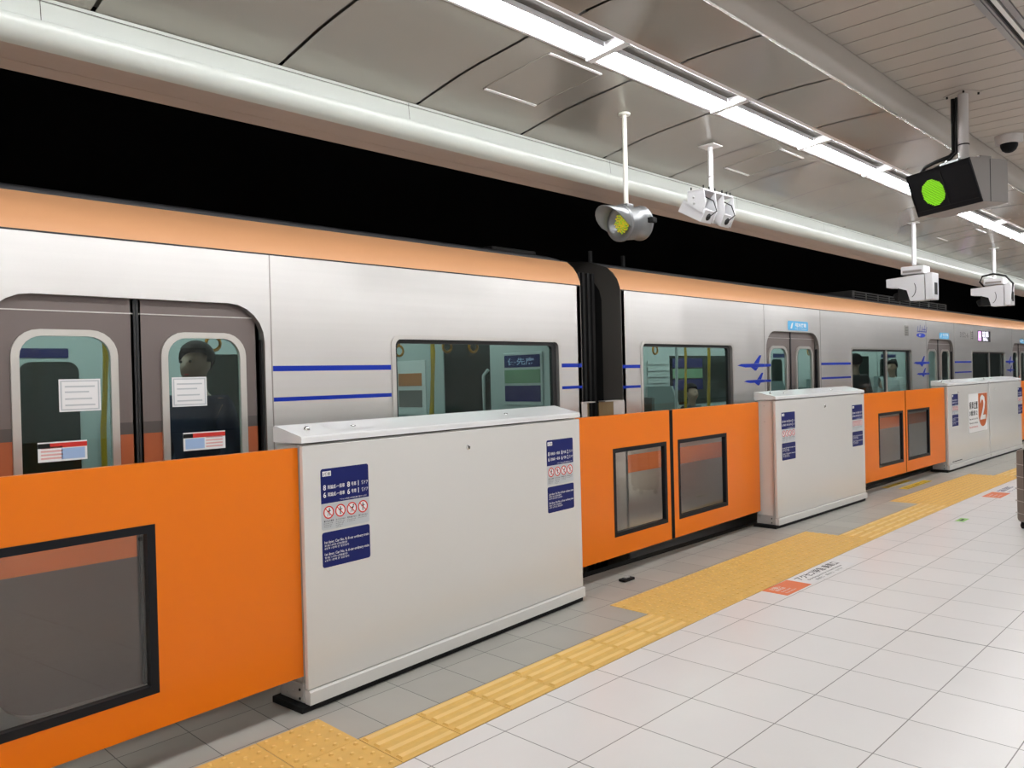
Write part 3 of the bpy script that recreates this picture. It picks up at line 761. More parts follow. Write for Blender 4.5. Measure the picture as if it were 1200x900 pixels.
# cabin fittings seen through the glass
def cabin_end(t, org, xe, dr):
    """end wall of the cabin with a gangway door, grab frames and a priority-seat board"""
    m = MB(); a, b = (xe, xe+dr*.03)
    lp = [(4.1, 0), (6.62, 0), (6.62, 2.2), (4.1, 2.2)]; li = [(4.89, 0.02), (5.5, 0.02), (5.5, 1.85), (4.89, 1.85)]
    m.ring(lp, li, 'x', min(a, b), max(a, b), 'interior_wall'); m.box(min(a, b)+.01, max(a, b)-.005, 4.89, 5.5, .02, 1.85, 'dark_pane'); m.build('cabin_end_wall', t, org)
    xf = xe+dr*.0-(.003 if dr > 0 else -.003)
    m = MB()
    m.box(xf-.012, xf+.012, 4.28, 4.72, 1.25, 1.68, 'interior_wall', .004)
    for z0, z1, mt in ((1.56, 1.66, 'navy'), (1.43, 1.54, 'poster_green'), (1.28, 1.41, 'navy')):
        m.box(xf-.016, xf+.016, 4.3, 4.7, z0, z1, mt)
    Mx = Matrix(((0, 0, -1, xf-.018), (-1, 0, 0, 4.66), (0, 1, 0, 1.585), (0, 0, 0, 1)))
    m.text('優先席', .06, Mx, 'ad_blue', .02, fit=.3)
    m.build('priority_board', t, org)
    m = MB(); m.tube([(xf-.03, 4.92, .9), (xf-.05, 4.92, 1.0), (xf-.05, 4.92, 1.5), (xf-.03, 4.88, 1.55)], .015, 'interior_wall', 8); m.build('grab_rail', t, org)
cabin_end(car1, og1, 4.72, 1)
def bench(t, org, a, b):
    m = MB(); m.box(a, b, 6.08, 6.6, .2, .34, 'seat_blue', .03); m.box(a, b, 6.48, 6.61, .45, .95, 'seat_blue', .03)
    for x in (a, b):
        m.prism([(6.05, .2), (6.05, .9), (6.2, 1.3), (6.6, 1.3), (6.6, .2)], 'x', x-.02, x+.02, 'partition')
    m.build('bench_seat', t, org)
bench(car1, og1, 2.4, 4.6); bench(car2, og2, 5.6, 7.75); bench(car2, og2, 9.5, 12.9); bench(car2, og2, 14.7, 18.1)
def near_bench(t, org, a, b):
    m = MB(); m.box(a, b, 4.12, 4.6, .2, .45, 'seat_blue', .03); m.box(a, b, 4.1, 4.22, .45, .95, 'seat_blue', .03)
    m.prism([(4.12, .2), (4.12, 1.27), (4.35, 1.27), (4.62, .75), (4.62, .2)], 'x', a-.02, a+.02, 'partition')
    m.build('bench_seat', t, org)
near_bench(car1, og1, 2.3, 4.6); near_bench(car2, og2, 6.0, 7.75); near_bench(car2, og2, 9.45, 11.1)
def strap(t, org, x, y):
    m = MB(); m.box(x-.012, x+.012, y-.003, y+.003, 1.78, 1.98, 'strap_amber')
    m.tube([(x+.045*cos(a), y, 1.735+.045*sin(a)) for a in [R(90+i*30) for i in range(13)]], .011, 'strap_amber', 6, False)
    m.build('hanging_strap', t, org)
for x in (2.22, 3.45, 4.12, 4.4): strap(car1, og1, x, 4.75)
for x in (3.95, 4.3): strap(car1, og1, x, 5.6)
for x in (6.0, 6.4, 6.8, 7.2, 10.6, 11.0, 11.4, 11.8, 12.2): strap(car2, og2, x, 4.9)
for x in (6.3, 6.9, 7.5): strap(car2, og2, x, 5.95)
def gpole(t, org, x, y, mt='grab_yellow'):
    m = MB(); m.tube([(x, y, .45), (x, y, 1.2), (x+.03, y, 1.7), (x, y, 2.2)], .02, mt, 8); m.build('grab_pole', t, org)
gpole(car1, og1, 1.92, 5.8); gpole(car1, og1, 4.07, 4.9); gpole(car2, og2, 8.44, 5.0); gpole(car2, og2, 8.05, 5.2, 'interior_wall'); gpole(car2, og2, 9.2, 5.8)
m = MB(); m.box(4.71, 4.718, 5.75, 6.2, 1.15, 1.66, 'sticker_white'); m.box(4.706, 4.711, 5.8, 6.15, 1.42, 1.54, 'poster_orange'); m.box(4.706, 4.711, 5.8, 6.15, 1.22, 1.38, 'sign_side'); m.build('wall_poster', car1, og1)
m = MB()
for z0, z1, mt in ((1.56, 1.7, 'navy'), (1.4, 1.54, 'poster_green'), (1.22, 1.38, 'navy')): m.box(10.12, 10.95, 6.584, 6.59, z0, z1, mt)
m.build('priority_board', car2, og2)
m = MB()
for k in range(5): m.box(9.5, 10.03, 6.6, 6.608, 1.25+k*.09, 1.31+k*.09, 'interior_wall')
m.build('wall_louvre', car2, og2)

# ------------------------------------------------------------------ passengers
def skin_mesh(name, pts, edges, rad, mt, parent, lvl=1, org=None):
    me = bpy.data.meshes.new(name); me.from_pydata(pts, edges, []); me.update()
    o = bpy.data.objects.new(name, me); C.objects.link(o)
    md = o.modifiers.new('Skin', 'SKIN'); sv = me.skin_vertices[0].data
    for i, rr in enumerate(rad): sv[i].radius = (rr, rr) if not isinstance(rr, tuple) else rr
    sv[0].use_root = True
    sb = o.modifiers.new('Sub', 'SUBSURF'); sb.levels = lvl; sb.render_levels = lvl
    me2 = bpy.data.meshes.new_from_object(o.evaluated_get(bpy.context.evaluated_depsgraph_get()))
    bpy.data.objects.remove(o); bpy.data.meshes.remove(me)
    me2.name = name; me2.materials.clear(); me2.materials.append(MATS[mt])
    for p in me2.polygons: p.use_smooth = True
    q = bpy.data.objects.new(name, me2); C.objects.link(q); q.parent = parent
    return q
def person(label, x, y, face, top, hair='hair_black', seated=False, arm_up=False, scale=1.):
    t = thing('person', label, 'person', (x, y, 0.0), face); t.scale = (scale,)*3
    dz = -.45 if seated else 0
    P = {}; pts = []; rad = []; ed = []
    def v(n, p, r_, par=None):
        P[n] = len(pts); pts.append((p[0], p[1], p[2])); rad.append(r_)
        if par is not None: ed.append((P[par], P[n]))
    v('pel', (0, 0, .95+dz), .12); v('wa', (0, 0, 1.1+dz), .105, 'pel'); v('ch', (0, 0, 1.3+dz), (.15, .11), 'wa'); v('nb', (-.01, 0, 1.42+dz), .07, 'ch')
    v('nk', (0, 0, 1.49+dz), .05, 'nb'); v('jaw', (.02, 0, 1.555+dz), .066, 'nk'); v('hd', (.012, 0, 1.63+dz), (.082, .09), 'jaw'); v('tp', (0, 0, 1.69+dz), .06, 'hd'); 
    v('ns', (.105, 0, 1.6+dz), .012, 'hd')
    for s_, n in ((1, 'l'), (-1, 'r')):
        v('ea'+n, (.0, s_*.09, 1.61+dz), .014, 'hd')
        v('sh'+n, (0, s_*.17, 1.38+dz), .062, 'ch')
        up = arm_up and s_ > 0
        el = (.12, s_*.26, 1.42+dz) if up else (-.01, s_*.23, 1.12+dz)
        wr = (.16, s_*.2, 1.66+dz) if up else (.16, s_*.2, .98+dz)
        v('el'+n, el, .046, 'sh'+n); v('wr'+n, wr, .03, 'el'+n)
        d = Vector((.02, -.01*s_, .1)) if up else Vector((.1, 0, -.02)); pm = Vector(wr)+d*.6
        v('pa'+n, tuple(pm), (.036, .018), 'wr'+n)
        for k in range(4):
            b = pm+d*.35+Vector((0, s_*(-.027+.018*k), 0)); tpp = b+d*(.4+.06*(k in (1, 2)))
            v('f%d%s' % (k, n), tuple(b), .009, 'pa'+n); v('g%d%s' % (k, n), tuple(tpp+Vector((.012, 0, -.012))), .008, 'f%d%s' % (k, n))
        v('th'+n, tuple(pm+Vector((.0, -s_*.04, .01))), .01, 'pa'+n); v('tt'+n, tuple(pm+d*.35+Vector((0, -s_*.05, 0))), .008, 'th'+n)
        if seated:
            v('hp'+n, (.08, s_*.1, .5), .085, 'pel'); v('kn'+n, (.48, s_*.11, .5), .058, 'hp'+n); v('an'+n, (.5, s_*.11, .09), .04, 'kn'+n); v('to'+n, (.66, s_*.12, .045), .035, 'an'+n)
        else:
            v('hp'+n, (0, s_*.09, .85), .088, 'pel'); v('kn'+n, (.01, s_*.1, .48), .058, 'hp'+n); v('an'+n, (-.01, s_*.1, .09), .04, 'kn'+n); v('to'+n, (.15, s_*.12, .045), .035, 'an'+n)
    skin_mesh('body', pts, ed, rad, 'skin', t, 2)
    def garment(nm, names, extra, mt):
        idx = {P[n]: i for i, n in enumerate(names)}
        e2 = [(idx[a], idx[b]) for a, b in ed if a in idx and b in idx]
        skin_mesh(nm, [pts[P[n]] for n in names], e2, [tuple(q+extra for q in rad[P[n]]) if isinstance(rad[P[n]], tuple) else rad[P[n]]+extra for n in names], mt, t, 1)
    garment('jacket', ['wa', 'pel', 'ch', 'nb', 'shl', 'ell', 'wrl', 'shr', 'elr', 'wrr'], .018, top)
    garment('trousers', ['pel', 'hpl', 'knl', 'anl', 'hpr', 'knr', 'anr'], .014, 'trousers')
    m = MB(); zz = 1.655+dz
    bm = bmesh.new(); bmesh.ops.create_uvsphere(bm, u_segments=18, v_segments=12, radius=.105)
    dl = [q for q in bm.verts if q.co.z < -.085 or (q.co.x > .04 and q.co.z < .028) or (q.co.x > -.012 and q.co.z < -.03)]
    bmesh.ops.delete(bm, geom=dl, context='VERTS')
    for q in bm.verts: q.co = Vector((q.co.x*1.02-.008, q.co.y*.95, q.co.z*.95+zz))
    m.bm(bm, hair, True); m.build('hair', t)
    for s_ in (1, -1):
        m = MB(); m.sphere((.093, s_*.032, 1.63+dz), .009, 'ink_black', u=8, v=6); m.build('eye', t)
    m = MB(); m.sphere((.088, 0, 1.557+dz), .012, 'sign_red', (.4, 1.6, .35), 8, 6); m.build('mouth', t)
    return t
person('man in a dark navy jacket standing behind the right window of the nearest train door', 1.98, 4.46, R(-150), 'jacket_navy', scale=.99)
person('standing passenger in a black jacket at the left of the double train window', 11.62, 4.5, R(60), 'jacket_black', scale=.97)
person('passenger in a pale shirt right of the white mullion in the double train window', 14.1, 4.85, R(170), 'shirt_pale', scale=.92)
person('seated woman with a pale face low in the window behind the middle orange doors', 10.0, 6.2, R(-100), 'coat_teal', seated=True, scale=1.02)

# ------------------------------------------------------------------ tunnel and walls
m = MB(); m.box(-8, 36, 7.6, 7.8, -1.4, 5, 'tunnel_dark'); struct(m.build('wall_tunnel'))
m = MB(); m.box(-8, 36, 3.62, 7.7, 4.2, 4.3, 'tunnel_dark'); struct(m.build('ceiling_tunnel'))
m = MB(); m.box(-4, 36, -5.4, -5.2, 0, 3.4, 'wall_tile'); struct(m.build('wall_back'))
m = MB(); m.box(-4.2, -4, -5.4, 3.3, 0, 3.4, 'wall_tile'); struct(m.build('wall_near'))
m = MB(); m.box(34, 34.2, -5.4, 3.6, 0, 3.4, 'wall_tile'); struct(m.build('wall_far'))

# ------------------------------------------------------------------ ceiling
PROF = [(3.222, 2.899), (3.13, 2.915), (3.045, 2.93), (2.88, 2.957), (2.73, 2.974), (2.59, 2.985), (2.41, 3.0)]
PITCH = .777; X0 = 2.624-8*PITCH
m = MB(); m.fixn = False
for k in range(46):
    a, b = X0+k*PITCH+.0085, X0+(k+1)*PITCH-.0085
    m.prism(PROF, 'x', a, b, 'ceiling_panel', closed=False, smooth=True)
    m.prism([(2.13, 2.996), (2.08, 3.002), (1.9, 3.004), (1.69, 3.0)], 'x', a, b, 'ceiling_panel', closed=False, smooth=True)
    for pr in ((PROF[0], PROF[-1]),):
        for xx in (a, b): m.prism([(p[0], p[1]) for p in PROF], 'x', xx-.0005, xx+.0005, 'groove_dark', closed=False)
m.box(-4, 34, 1.7, 3.25, 3.03, 3.06, 'groove_dark'); m.prism([(y, z+.022) for y, z in PROF], 'x', -4, 34, 'groove_dark', closed=False)
struct(m.build('ceiling'))
PB = 3.16
m = MB()
k = 0; x = 3.62-40*.19
while x < 33:
    m.box(x+.004, x+.186, -2.85, .915, PB, PB+.02, 'plank_beige'); m.box(x+.004, x+.186, 1.04, 1.658, PB, PB+.02, 'plank_beige'); x += .19
m.box(-4, 34, -5.3, 1.66, PB+.03, PB+.05, 'groove_dark'); m.box(-4, 34, -5.3, -2.86, PB, PB+.02, 'plank_beige')
struct(m.build('ceiling_planks'))
m = MB(); m.prism([(1.69, 3.0), (1.668, 3.02), (1.66, 3.08), (1.66, PB+.03)], 'x', -4, 34, 'bulkhead', closed=False, smooth=True); struct(m.build('ceiling_bulkhead'))
m = MB(); m.tube([(-4, 1.69, 2.997), (34, 1.69, 2.997)], .0065, 'trim_bright', 12); struct(m.build('trim_2'))
# drop beam over the platform edge
m = MB(); m.fixn = False
bp = [(3.225, 2.899), (3.212, 2.897), (3.212, 2.881), (3.214, 2.879), (3.206, 2.81), (3.208, 2.807)]
bp2 = [(3.203, 2.808), (3.199, 2.79), (3.206, 2.768), (3.22, 2.75), (3.245, 2.735), (3.28, 2.727)]
xb = .892-3*1.677
for k in range(21):
    a, b = xb+k*1.677+.0015, xb+(k+1)*1.677-.0015
    m.prism(bp, 'x', a, b, 'beam_white', closed=False)
m.prism([(3.216, 2.88), (3.21, 2.81)], 'x', -4, 34, 'groove_dark', closed=False)
m.prism([(3.2105, 2.8835), (3.2105, 2.8805)], 'x', -4, 34, 'groove_dark', closed=False)
m.prism(bp2, 'x', -4, 34, 'beam_white', closed=False, smooth=True)
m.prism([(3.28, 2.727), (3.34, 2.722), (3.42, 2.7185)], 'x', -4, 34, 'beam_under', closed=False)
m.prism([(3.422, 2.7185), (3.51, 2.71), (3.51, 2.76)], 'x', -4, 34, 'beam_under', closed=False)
m.prism([(3.52, 2.72), (3.62, 2.8), (3.62, 4.25)], 'x', -4, 34, 'tunnel_dark', closed=False)
struct(m.build('ceiling_beam'))
# far side light trough gives the platform its other row of lamps
def hatch(x0, x1, y0, y1, label):
    def pz(y):
        for (a, za), (b, zb) in zip(PROF, PROF[1:]):
            if b <= y <= a: return za+(zb-za)*(y-a)/(b-a)
        return 3.0
    m = MB()
    e = .014
    for (xa, xb_, ya, yb) in ((x0, x1, y0, y0+e), (x0, x1, y1-e, y1), (x0, x0+e*.4, y0, y1), (x1-e*.4, x1, y0, y1)):
        n = 6
        for k in range(n):
            y_a, y_b = ya+(yb-ya)*k/n, ya+(yb-ya)*(k+1)/n
            m.add([(xa, y_a, pz(y_a)-.004), (xb_, y_a, pz(y_a)-.004), (xb_, y_b, pz(y_b)-.004), (xa, y_b, pz(y_b)-.004), (xa, y_a, pz(y_a)+.002), (xb_, y_a, pz(y_a)+.002), (xb_, y_b, pz(y_b)+.002), (xa, y_b, pz(y_b)+.002)], [(0, 1, 2, 3), (0, 1, 5, 4), (3, 2, 6, 7), (0, 3, 7, 4), (1, 2, 6, 5)], 'trim_white' if abs(yb-ya) < .1 else 'ceiling_panel')
    o = m.build('ceiling_hatch'); tag(o, label, 'hatch')
hatch(2.82, 3.215, 2.465, 2.925, 'nearest square ceiling hatch, left of the lamp row')
hatch(5.2, 5.56, 2.48, 2.916, 'ceiling hatch beyond the triple camera pole')
hatch(9.92, 10.32, 2.49, 2.9, 'far ceiling hatch below the green display')

LP = 1.1285
def lamp(x0, y0, y1, z, label, group=None, near=True):
    t = thing('ceiling_light', label, 'ceiling light', (x0, y0, z), 0, group)
    w = y1-y0
    m = MB()
    m.prism([(0, 0), (.022, -.004), (.03, 0), (.036, .06), (.0, .06)], 'x', 0, LP, 'lamp_housing'); m.prism([(w, 0), (w-.022, -.004), (w-.03, 0), (w-.036, .06), (w, .06)], 'x', 0, LP, 'lamp_housing')
    m.prism([(.034, .05), (.08, .085), (w-.08, .085), (w-.034, .05), (w-.034, .1), (.034, .1)], 'x', 0, LP, 'lamp_reflector')
    m.box(.024, LP-.024, w*.5, w*.5+.004, .008, .085, 'lamp_housing'); m.build('reflector_trough', t)  # thin fin added to shade the trough's platform side from the tube
    m = MB(); m.prism([(w*.66+.03*cos(R(a)), .008+.03*sin(R(a))) for a in range(0, 360, 20)], 'x', .03, LP-.03, 'tube_light', smooth=True); m.build('lamp_tube', t)
    m = MB(); m.prism([(.03, -.006), (w-.03, -.024), (w-.03, .06), (.03, .06)], 'x', LP-.022, LP+.022, 'lamp_housing'); m.build('end_divider', t)
    return t
ORD = ['first', 'second', 'third', 'fourth', 'fifth', 'sixth', 'seventh', 'eighth', 'ninth', 'tenth']
x0 = 3.004-6*LP
first = None; cnt = 0
for k in range(26):
    xx = x0+k*LP
    vis = xx+LP > 1.95 and xx < 12.6
    if vis:
        lab = '%s tube light of the row, counted from the top edge along the ceiling' % ORD[cnt] if cnt < 10 else 'tube light farthest along the row'
        cnt += 1
    else: lab = 'tube light of the row outside the frame'
    if first is None: first = lamp(xx, 2.13, 2.412, 2.996, lab, 'tube lights in the ceiling trough'); o = first
    else: o = copy_tree(first); o.location = (xx, 2.13, 2.996); o['label'] = lab
for k in range(22):
    o = copy_tree(first); o.location = (-3.6+k*LP, -2.86, 3.156); o['label'] = 'tube light of the row behind the camera'; o['group'] = 'tube lights of the other row'

# ceiling slot
m = MB()
for y0, y1, z0, z1, mt in ((1.01, 1.038, PB-.006, PB+.018, 'slot_metal'), (.998, 1.008, PB-.002, PB+.018, 'slot_metal'), (.957, .977, PB-.004, PB+.018, 'trim_white'), (.918, .945, PB-.006, PB+.018, 'slot_metal'), (.945, 1.0, PB+.012, PB+.018, 'dark_hole')):
    m.box(-4, 34, y0, y1, z0, z1, mt)
o = m.build('air_vent'); tag(o, 'dark linear air slot in the plank ceiling at the top right corner', 'air vent')

# ------------------------------------------------------------------ things hanging from the ceiling
t = thing('signal_lamp', 'round grey signal lamp with a hood hanging on a cream pole', 'signal lamp', (3.74, 2.72, 2.98), 0)
m = MB(); m.tube([(0, 0, -.005), (0, 0, -.53)], .013, 'pole_cream', 12); m.lathe([(.0001, -.018), (.034, -.018), (.036, -.008), (.03, -.004)], (0, 0, 0), 'pole_cream', seg=16); m.build('pole', t)
ax = Vector((-1, .12, -.1)).normalized(); cc = Vector((.02, 0, -.632))
m = MB(); m.lathe([(.0001, -.105), (.085, -.105), (.1, -.1), (.1, -.088), (.092, -.084), (.096, .06), (.104, .062), (.104, .078), (.075, .08), (.066, .055), (.0001, .05)], cc, 'signal_metal', axis=ax, seg=28); bd = m.build('lamp_body', t)
m = MB()
uu = ax.cross(Vector((0, 0, 1))).normalized(); ww = uu.cross(ax)
n = 16
def hp(a, h, rr): return cc+ax*h+(uu*cos(a)+ww*sin(a))*rr
hv = []; 
for rr in (.092, .097):
    for i in range(n+1):
        a = R(-20)+R(220)*i/n
        ln = .07+.13*max(0, sin(R(180)*i/n))**.7
        hv += [hp(a, .07, rr), hp(a, ln+.01, rr*1.04)]
k = 2*(n+1); fs = []
for i in range(n): fs += [(2*i, 2*i+1, 2*i+3, 2*i+2), (k+2*i, k+2*i+1, k+2*i+3, k+2*i+2), (2*i+1, 2*i+3, k+2*i+3, k+2*i+1)]
m.add(hv, fs, 'signal_metal', True); m.build('hood', t)
m = MB()
for i in range(60):
    rr = .056*math.sqrt((i+.5)/60); a = i*2.39996
    p = cc+ax*.056+(uu*cos(a)+ww*sin(a))*rr
    m.sphere(p, .0062, 'amber_led' if i % 3 else 'amber_led_green', u=6, v=4)
m.lathe([(.0001, .052), (.064, .052)], cc, 'amber_led', axis=ax, seg=20)
m.build('lens_leds', t)
m = MB(); p = cc-ax*.075-uu*.1
m.box(p.x-.015, p.x+.03, -.13, -.085, p.z-.012, p.z+.018, 'rubber_black', .004); m.tube([(p.x+.01, -.1, p.z), (p.x+.01, -.125, p.z)], .008, 'chrome', 8); m.build('latch', t)
m = MB(); m.box(-.03, .03, -.03, .03, -.545, -.525, 'signal_metal', .004); m.build('pole_clamp', t)

t = thing('camera_cluster', 'white triple camera cluster hanging on a pole, second pole along', 'camera', (4.68, 2.72, 2.965), 0)
m = MB(); m.tube([(0, 0, -.002), (0, 0, -.32)], .016, 'pole_white', 12); m.box(-.06, .06, -.06, .06, -.006, .0, 'trim_white', .002); m.tube([(0, 0, -.2), (0, 0, -.206)], .019, 'sign_side', 12); m.build('pole', t)
m = MB(); m.box(-.195, .185, -.06, .06, -.325, -.313, 'camera_white', .003)
for xx in (-.17, -.1, -.03, .06, .12, .165):
    for yy in (-.045, .045): m.tube([(xx, yy, -.314), (xx, yy, -.29)], .0045, 'rubber_black', 6)
m.build('mount_plate', t)
for xa, xb, big in ((-.19, -.05, True), (.05, .18, False)):
    m = MB()
    c1 = [(.06, -.325), (-.06, -.325), (-.072, -.41), (-.045, -.475), (.06, -.395)]
    c2 = [(-.06, -.325), (-.07, -.44), (-.035, -.52), (.035, -.45), (.035, -.39)]
    m.prism(c1 if big else c2, 'x', xa-.003, xa+.003, 'camera_white'); m.prism(c2, 'x', xb-.003, xb+.003, 'camera_white')
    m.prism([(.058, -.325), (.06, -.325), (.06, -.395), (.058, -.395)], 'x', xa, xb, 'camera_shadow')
    if big:
        for yy, zz in ((.015, -.36), (.012, -.4)): m.lathe([(.0001, .003), (.008, .002), (.009, 0)], (xa-.003, yy, zz), 'bracket_grey', axis=(-1, 0, 0), seg=10)
    m.build('camera_bracket', t)
    m = MB(); dv = Vector((0, -.87, -.5)); nv = Vector((0, -.5, .87)); c0 = Vector(((xa+xb)/2, .03, -.445)); vs = []
    for a in (-.1, .085):
        for b in (-.04, .04):
            for x_ in ((xa-xb)/2+.008, (xb-xa)/2-.008): vs.append(c0+dv*a+nv*b+Vector((x_, 0, 0)))
    m.add(vs, [(0, 1, 3, 2), (4, 6, 7, 5), (0, 4, 5, 1), (2, 3, 7, 6), (0, 2, 6, 4), (1, 5, 7, 3)], 'camera_white')
    m.lathe([(.0001, .006), (.016, .006), (.022, .004), (.024, 0)], c0+dv*.086, 'dark_hole', axis=tuple(dv), seg=14)
    m.build('camera_body', t)
    m = MB(); m.tube([(xb-.03, .02, -.33), (xb-.025, -.06, -.38), (xb-.03, -.085, -.45), c0+dv*.09], .004, 'cable_black', 6); m.build('camera_cable', t)

def itv(x, y, z0, zb, label, loop):
    t = thing('platform_camera', label, 'camera', (x, y, z0), R(-90))
    h = zb-z0
    m = MB(); m.tube([(0, 0, -.002), (0, 0, h+.0)], .02, 'pole_white', 12); m.box(-.05, .05, -.05, .05, -.006, 0, 'trim_white', .002); m.build('pole', t)
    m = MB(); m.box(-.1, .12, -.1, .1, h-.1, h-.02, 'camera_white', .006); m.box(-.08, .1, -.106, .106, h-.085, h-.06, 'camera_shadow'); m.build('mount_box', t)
    m = MB()
    side = [(-.25, h-.13), (.06, h-.11), (.12, h-.11), (.12, h-.37), (-.02, h-.37), (-.05, h-.26), (-.15, h-.225), (-.25, h-.215)]
    m.prism(side, 'y', -.085, .085, 'camera_white'); hs = m.build('camera_body', t)
    m = MB(); m.prism([(.06*cos(R(a))-.02, h-.25+.09*sin(R(a))) for a in range(-70, 41, 10)]+[(.054*cos(R(a))-.02, h-.25+.084*sin(R(a))) for a in range(40, -71, -10)], 'y', -.088, -.085, 'cable_black'); m.build('side_slot', hs)
    m = MB(); m.box(.13, .2, -.095, .095, h-.37, h-.1, 'camera_white', .006); m.box(.201, .205, -.04, .04, h-.32, h-.2, 'dark_hole'); m.build('rear_box', t)
    m = MB(); m.lathe([(.0001, .1), (.035, .1), (.045, .085), (.045, -.02), (.0001, -.02)], (-.1, 0, h-.29), 'cable_black', axis=(-.94, 0, -.34), seg=16); m.box(-.15, -.03, -.06, .06, h-.36, h-.22, 'cable_black', .01); m.build('camera_lens', t)
    if loop:
        m = MB(); m.tube([(-.1, -.05, h-.12), (-.15, -.06, h-.05), (-.12, -.06, h+.02), (0, -.06, h+.04), (.14, -.06, h), (.22, -.06, h-.1), (.2, -.06, h-.3)], .012, 'cable_black', 8); m.build('camera_cable', t)
    return t
itv(8.78, 2.78, 2.967, 2.53, 'white boxy platform camera on a pole, left one below the green display', False)
itv(11.6, 2.72, 2.975, 2.6, 'white boxy platform camera with a looped black cable, at the right edge', True)

# green display
th = -.475; t = thing('signal_display', 'black LED display showing a green disc, hung from the plank ceiling', 'display', (5.5, 1.442, PB), th)
zt, zb = 2.716-PB, 2.459-PB; ow, od, W, D, tl = .062, .145, .475, .295, .099
xf = od-D; yl, yr = ow+W/2, ow-W/2
m = MB(); m.tube([(0, 0, 0), (0, 0, zt+.03)], .03, 'dome_grey', 18); m.box(-.075, .075, -.075, .075, -.006, 0, 'plank_beige', .002)
for a, b in ((-.06, -.06), (.06, -.06), (-.06, .06), (.06, .06)): m.tube([(a, b, -.004), (a, b, -.018)], .006, 'dark_hole', 8)
m.build('pole', t)
m = MB(); m.box(-.1, .1, -.05, .09, zt+.001, zt+.03, 'signal_metal', .004); m.box(.03, .12, -.09, -.04, zt+.004, zt+.045, 'sign_side', .004)
for a in (-.07, .07): m.tube([(a, .06, zt+.03), (a, .06, zt+.04)], .01, 'chrome', 8)
m.build('mount_bracket', t)
m = MB(); m.prism([(xf, zt), (od, zt), (od, zb), (xf+tl, zb)], 'y', yr, yl, 'sign_side')
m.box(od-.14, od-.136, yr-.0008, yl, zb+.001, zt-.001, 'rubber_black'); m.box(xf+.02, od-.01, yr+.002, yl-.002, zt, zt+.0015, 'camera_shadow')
m.build('display_case', t)
dn = Vector((tl, 0, zb-zt)); Lf = dn.length; dn.normalize(); nrm = Vector((dn.z, 0, -dn.x))   # outward front normal
if nrm.x > 0: nrm = -nrm
def fp(a, b, o): return Vector((xf, yl-a, zt))+dn*b+nrm*o       # a from the left edge as seen, b down the face
m = MB()
def slab(a0, a1, b0, b1, o0, o1, mt):
    vs = [fp(a, b, o) for o in (o0, o1) for b in (b0, b1) for a in (a0, a1)]
    m.add(vs, [(0, 2, 3, 1), (4, 5, 7, 6), (0, 1, 5, 4), (2, 6, 7, 3), (0, 4, 6, 2), (1, 3, 7, 5)], mt)
slab(0, W, 0, Lf, 0, .006, 'sign_face')
for (a0, a1, b0, b1) in ((0, W, 0, .006), (0, W, Lf-.03, Lf), (0, .006, 0, Lf), (W-.006, W, 0, Lf)): slab(a0, a1, b0, b1, .006, .012, 'sign_face')
slab(W*.5+.012, W*.5+.022, .03, Lf-.03, .006, .009, 'led_off')
m.build('display_face', t)
m = MB()
for i in range(22):
    for j in range(24):
        a, b = W*.565+.008+i*.0085, .035+j*.0078
        slab(a, a+.005, b, b+.005, .0062, .0068, 'led_off')
m.build('unlit_led_field', t)
m = MB(); ca, cb, rr = W*.345, Lf*.53, .083
for i in range(-9, 10):
    for j in range(-11, 12):
        a, b = i*.0093+(.0046 if j % 2 else 0), j*.008
        if a*a+b*b < rr*rr: slab(ca+a-.0034, ca+a+.0034, cb+b-.0026, cb+b+.0026, .0065, .008, 'led_green')
m.build('green_led_disc', t)
m = MB(); m.tube([(-.03, .045, -.02), (-.033, .045, -.15), (-.033, .045, -.35), (-.05, .06, zt+.07), (-.09, .13, zt+.05), (-.1, .2, zt+.035), (-.07, .27, zt+.005)], .012, 'cable_black', 10)
m.tube([(-.03, .02, -.02), (-.036, .02, -.15), (-.036, .02, -.36), (-.05, .05, zt+.055), (-.06, .12, zt+.03), (-.06, .25, zt+.005)], .008, 'cable_black', 8); m.build('power_cable', t)
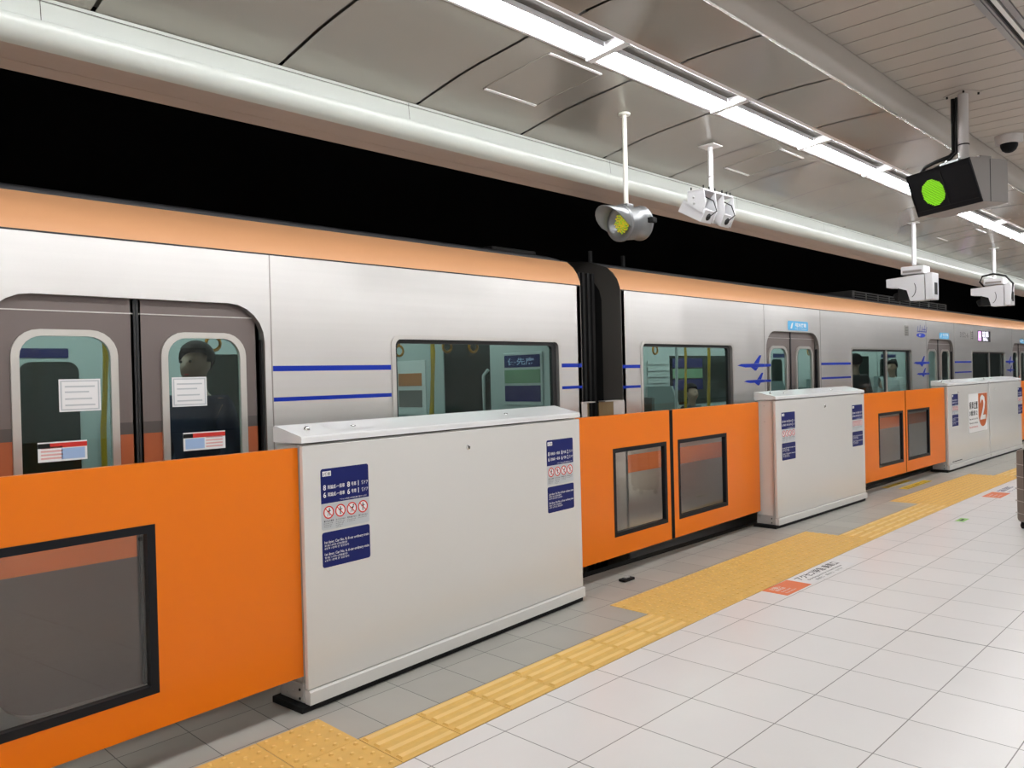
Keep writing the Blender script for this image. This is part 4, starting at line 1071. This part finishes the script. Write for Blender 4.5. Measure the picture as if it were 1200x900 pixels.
m = MB(); m.tube([(0, 0, -.31), (0, 0, -.318)], .033, 'cable_black', 14); m.build('cable_tie', t)

t = thing('dome_camera', 'grey ceiling dome camera with a black ball, right of the green display', 'camera', (6.77, 1.476, PB), 0)
m = MB(); m.lathe([(.0001, -.055), (.07, -.06), (.088, -.05), (.092, 0)], (0, 0, 0), 'dome_grey', seg=28); m.build('dome_base', t)
m = MB(); m.lathe([(.058, -.055), (.056, -.08), (.045, -.105), (.025, -.12), (.0001, -.125)], (0, 0, 0), 'sign_face', seg=24); m.build('dome_window', t)

# suitcase at the right edge
t = thing('suitcase', 'brown ribbed suitcase on casters at the right edge of the platform', 'suitcase', (8.385, 1.575, 0), R(-45))
m = MB(); m.box(-.215, .215, -.13, .13, .06, .72, 'suitcase_brown', .035, 3)
for z in (.14, .25, .36, .47, .58): m.box(-.217, .217, -.132, .132, z, z+.006, 'suitcase_line', .002, 1)
m.build('shell', t)
m = MB(); m.box(-.218, .218, -.008, .008, .058, .722, 'gate_black', .004); m.build('zip_seam', t)
m = MB(); m.tube([(-.07, .1, .71), (-.07, .1, .78), (.07, .1, .78), (.07, .1, .71)], .01, 'rubber_black', 8); m.build('carry_handle', t)
for a in (-.17, .17):
    for b in (-.09, .09):
        m = MB(); m.tube([(a-.012, b, .028), (a+.012, b, .028)], .0275, 'rubber_black', 14); m.box(a-.018, a+.018, b-.012, b+.012, .03, .065, 'rubber_black', .004); m.build('caster_wheel', t)

# ------------------------------------------------------------------ world and view
w = bpy.data.worlds.new('World'); S.world = w; w.use_nodes = True
w.node_tree.nodes['Background'].inputs['Color'].default_value = (.02, .02, .02, 1); w.node_tree.nodes['Background'].inputs['Strength'].default_value = 0.0
S.view_settings.view_transform = 'Standard'; S.view_settings.look = 'None'; S.view_settings.gamma = 1; S.view_settings.use_curve_mapping = False
S.view_settings.exposure = -.15
S.cycles.use_denoising = True
S.cycles.max_bounces = 10; S.cycles.transparent_max_bounces = 16; S.cycles.diffuse_bounces = 5; S.cycles.glossy_bounces = 5
S.cycles.sample_clamp_indirect = 6
bpy.context.view_layer.update()
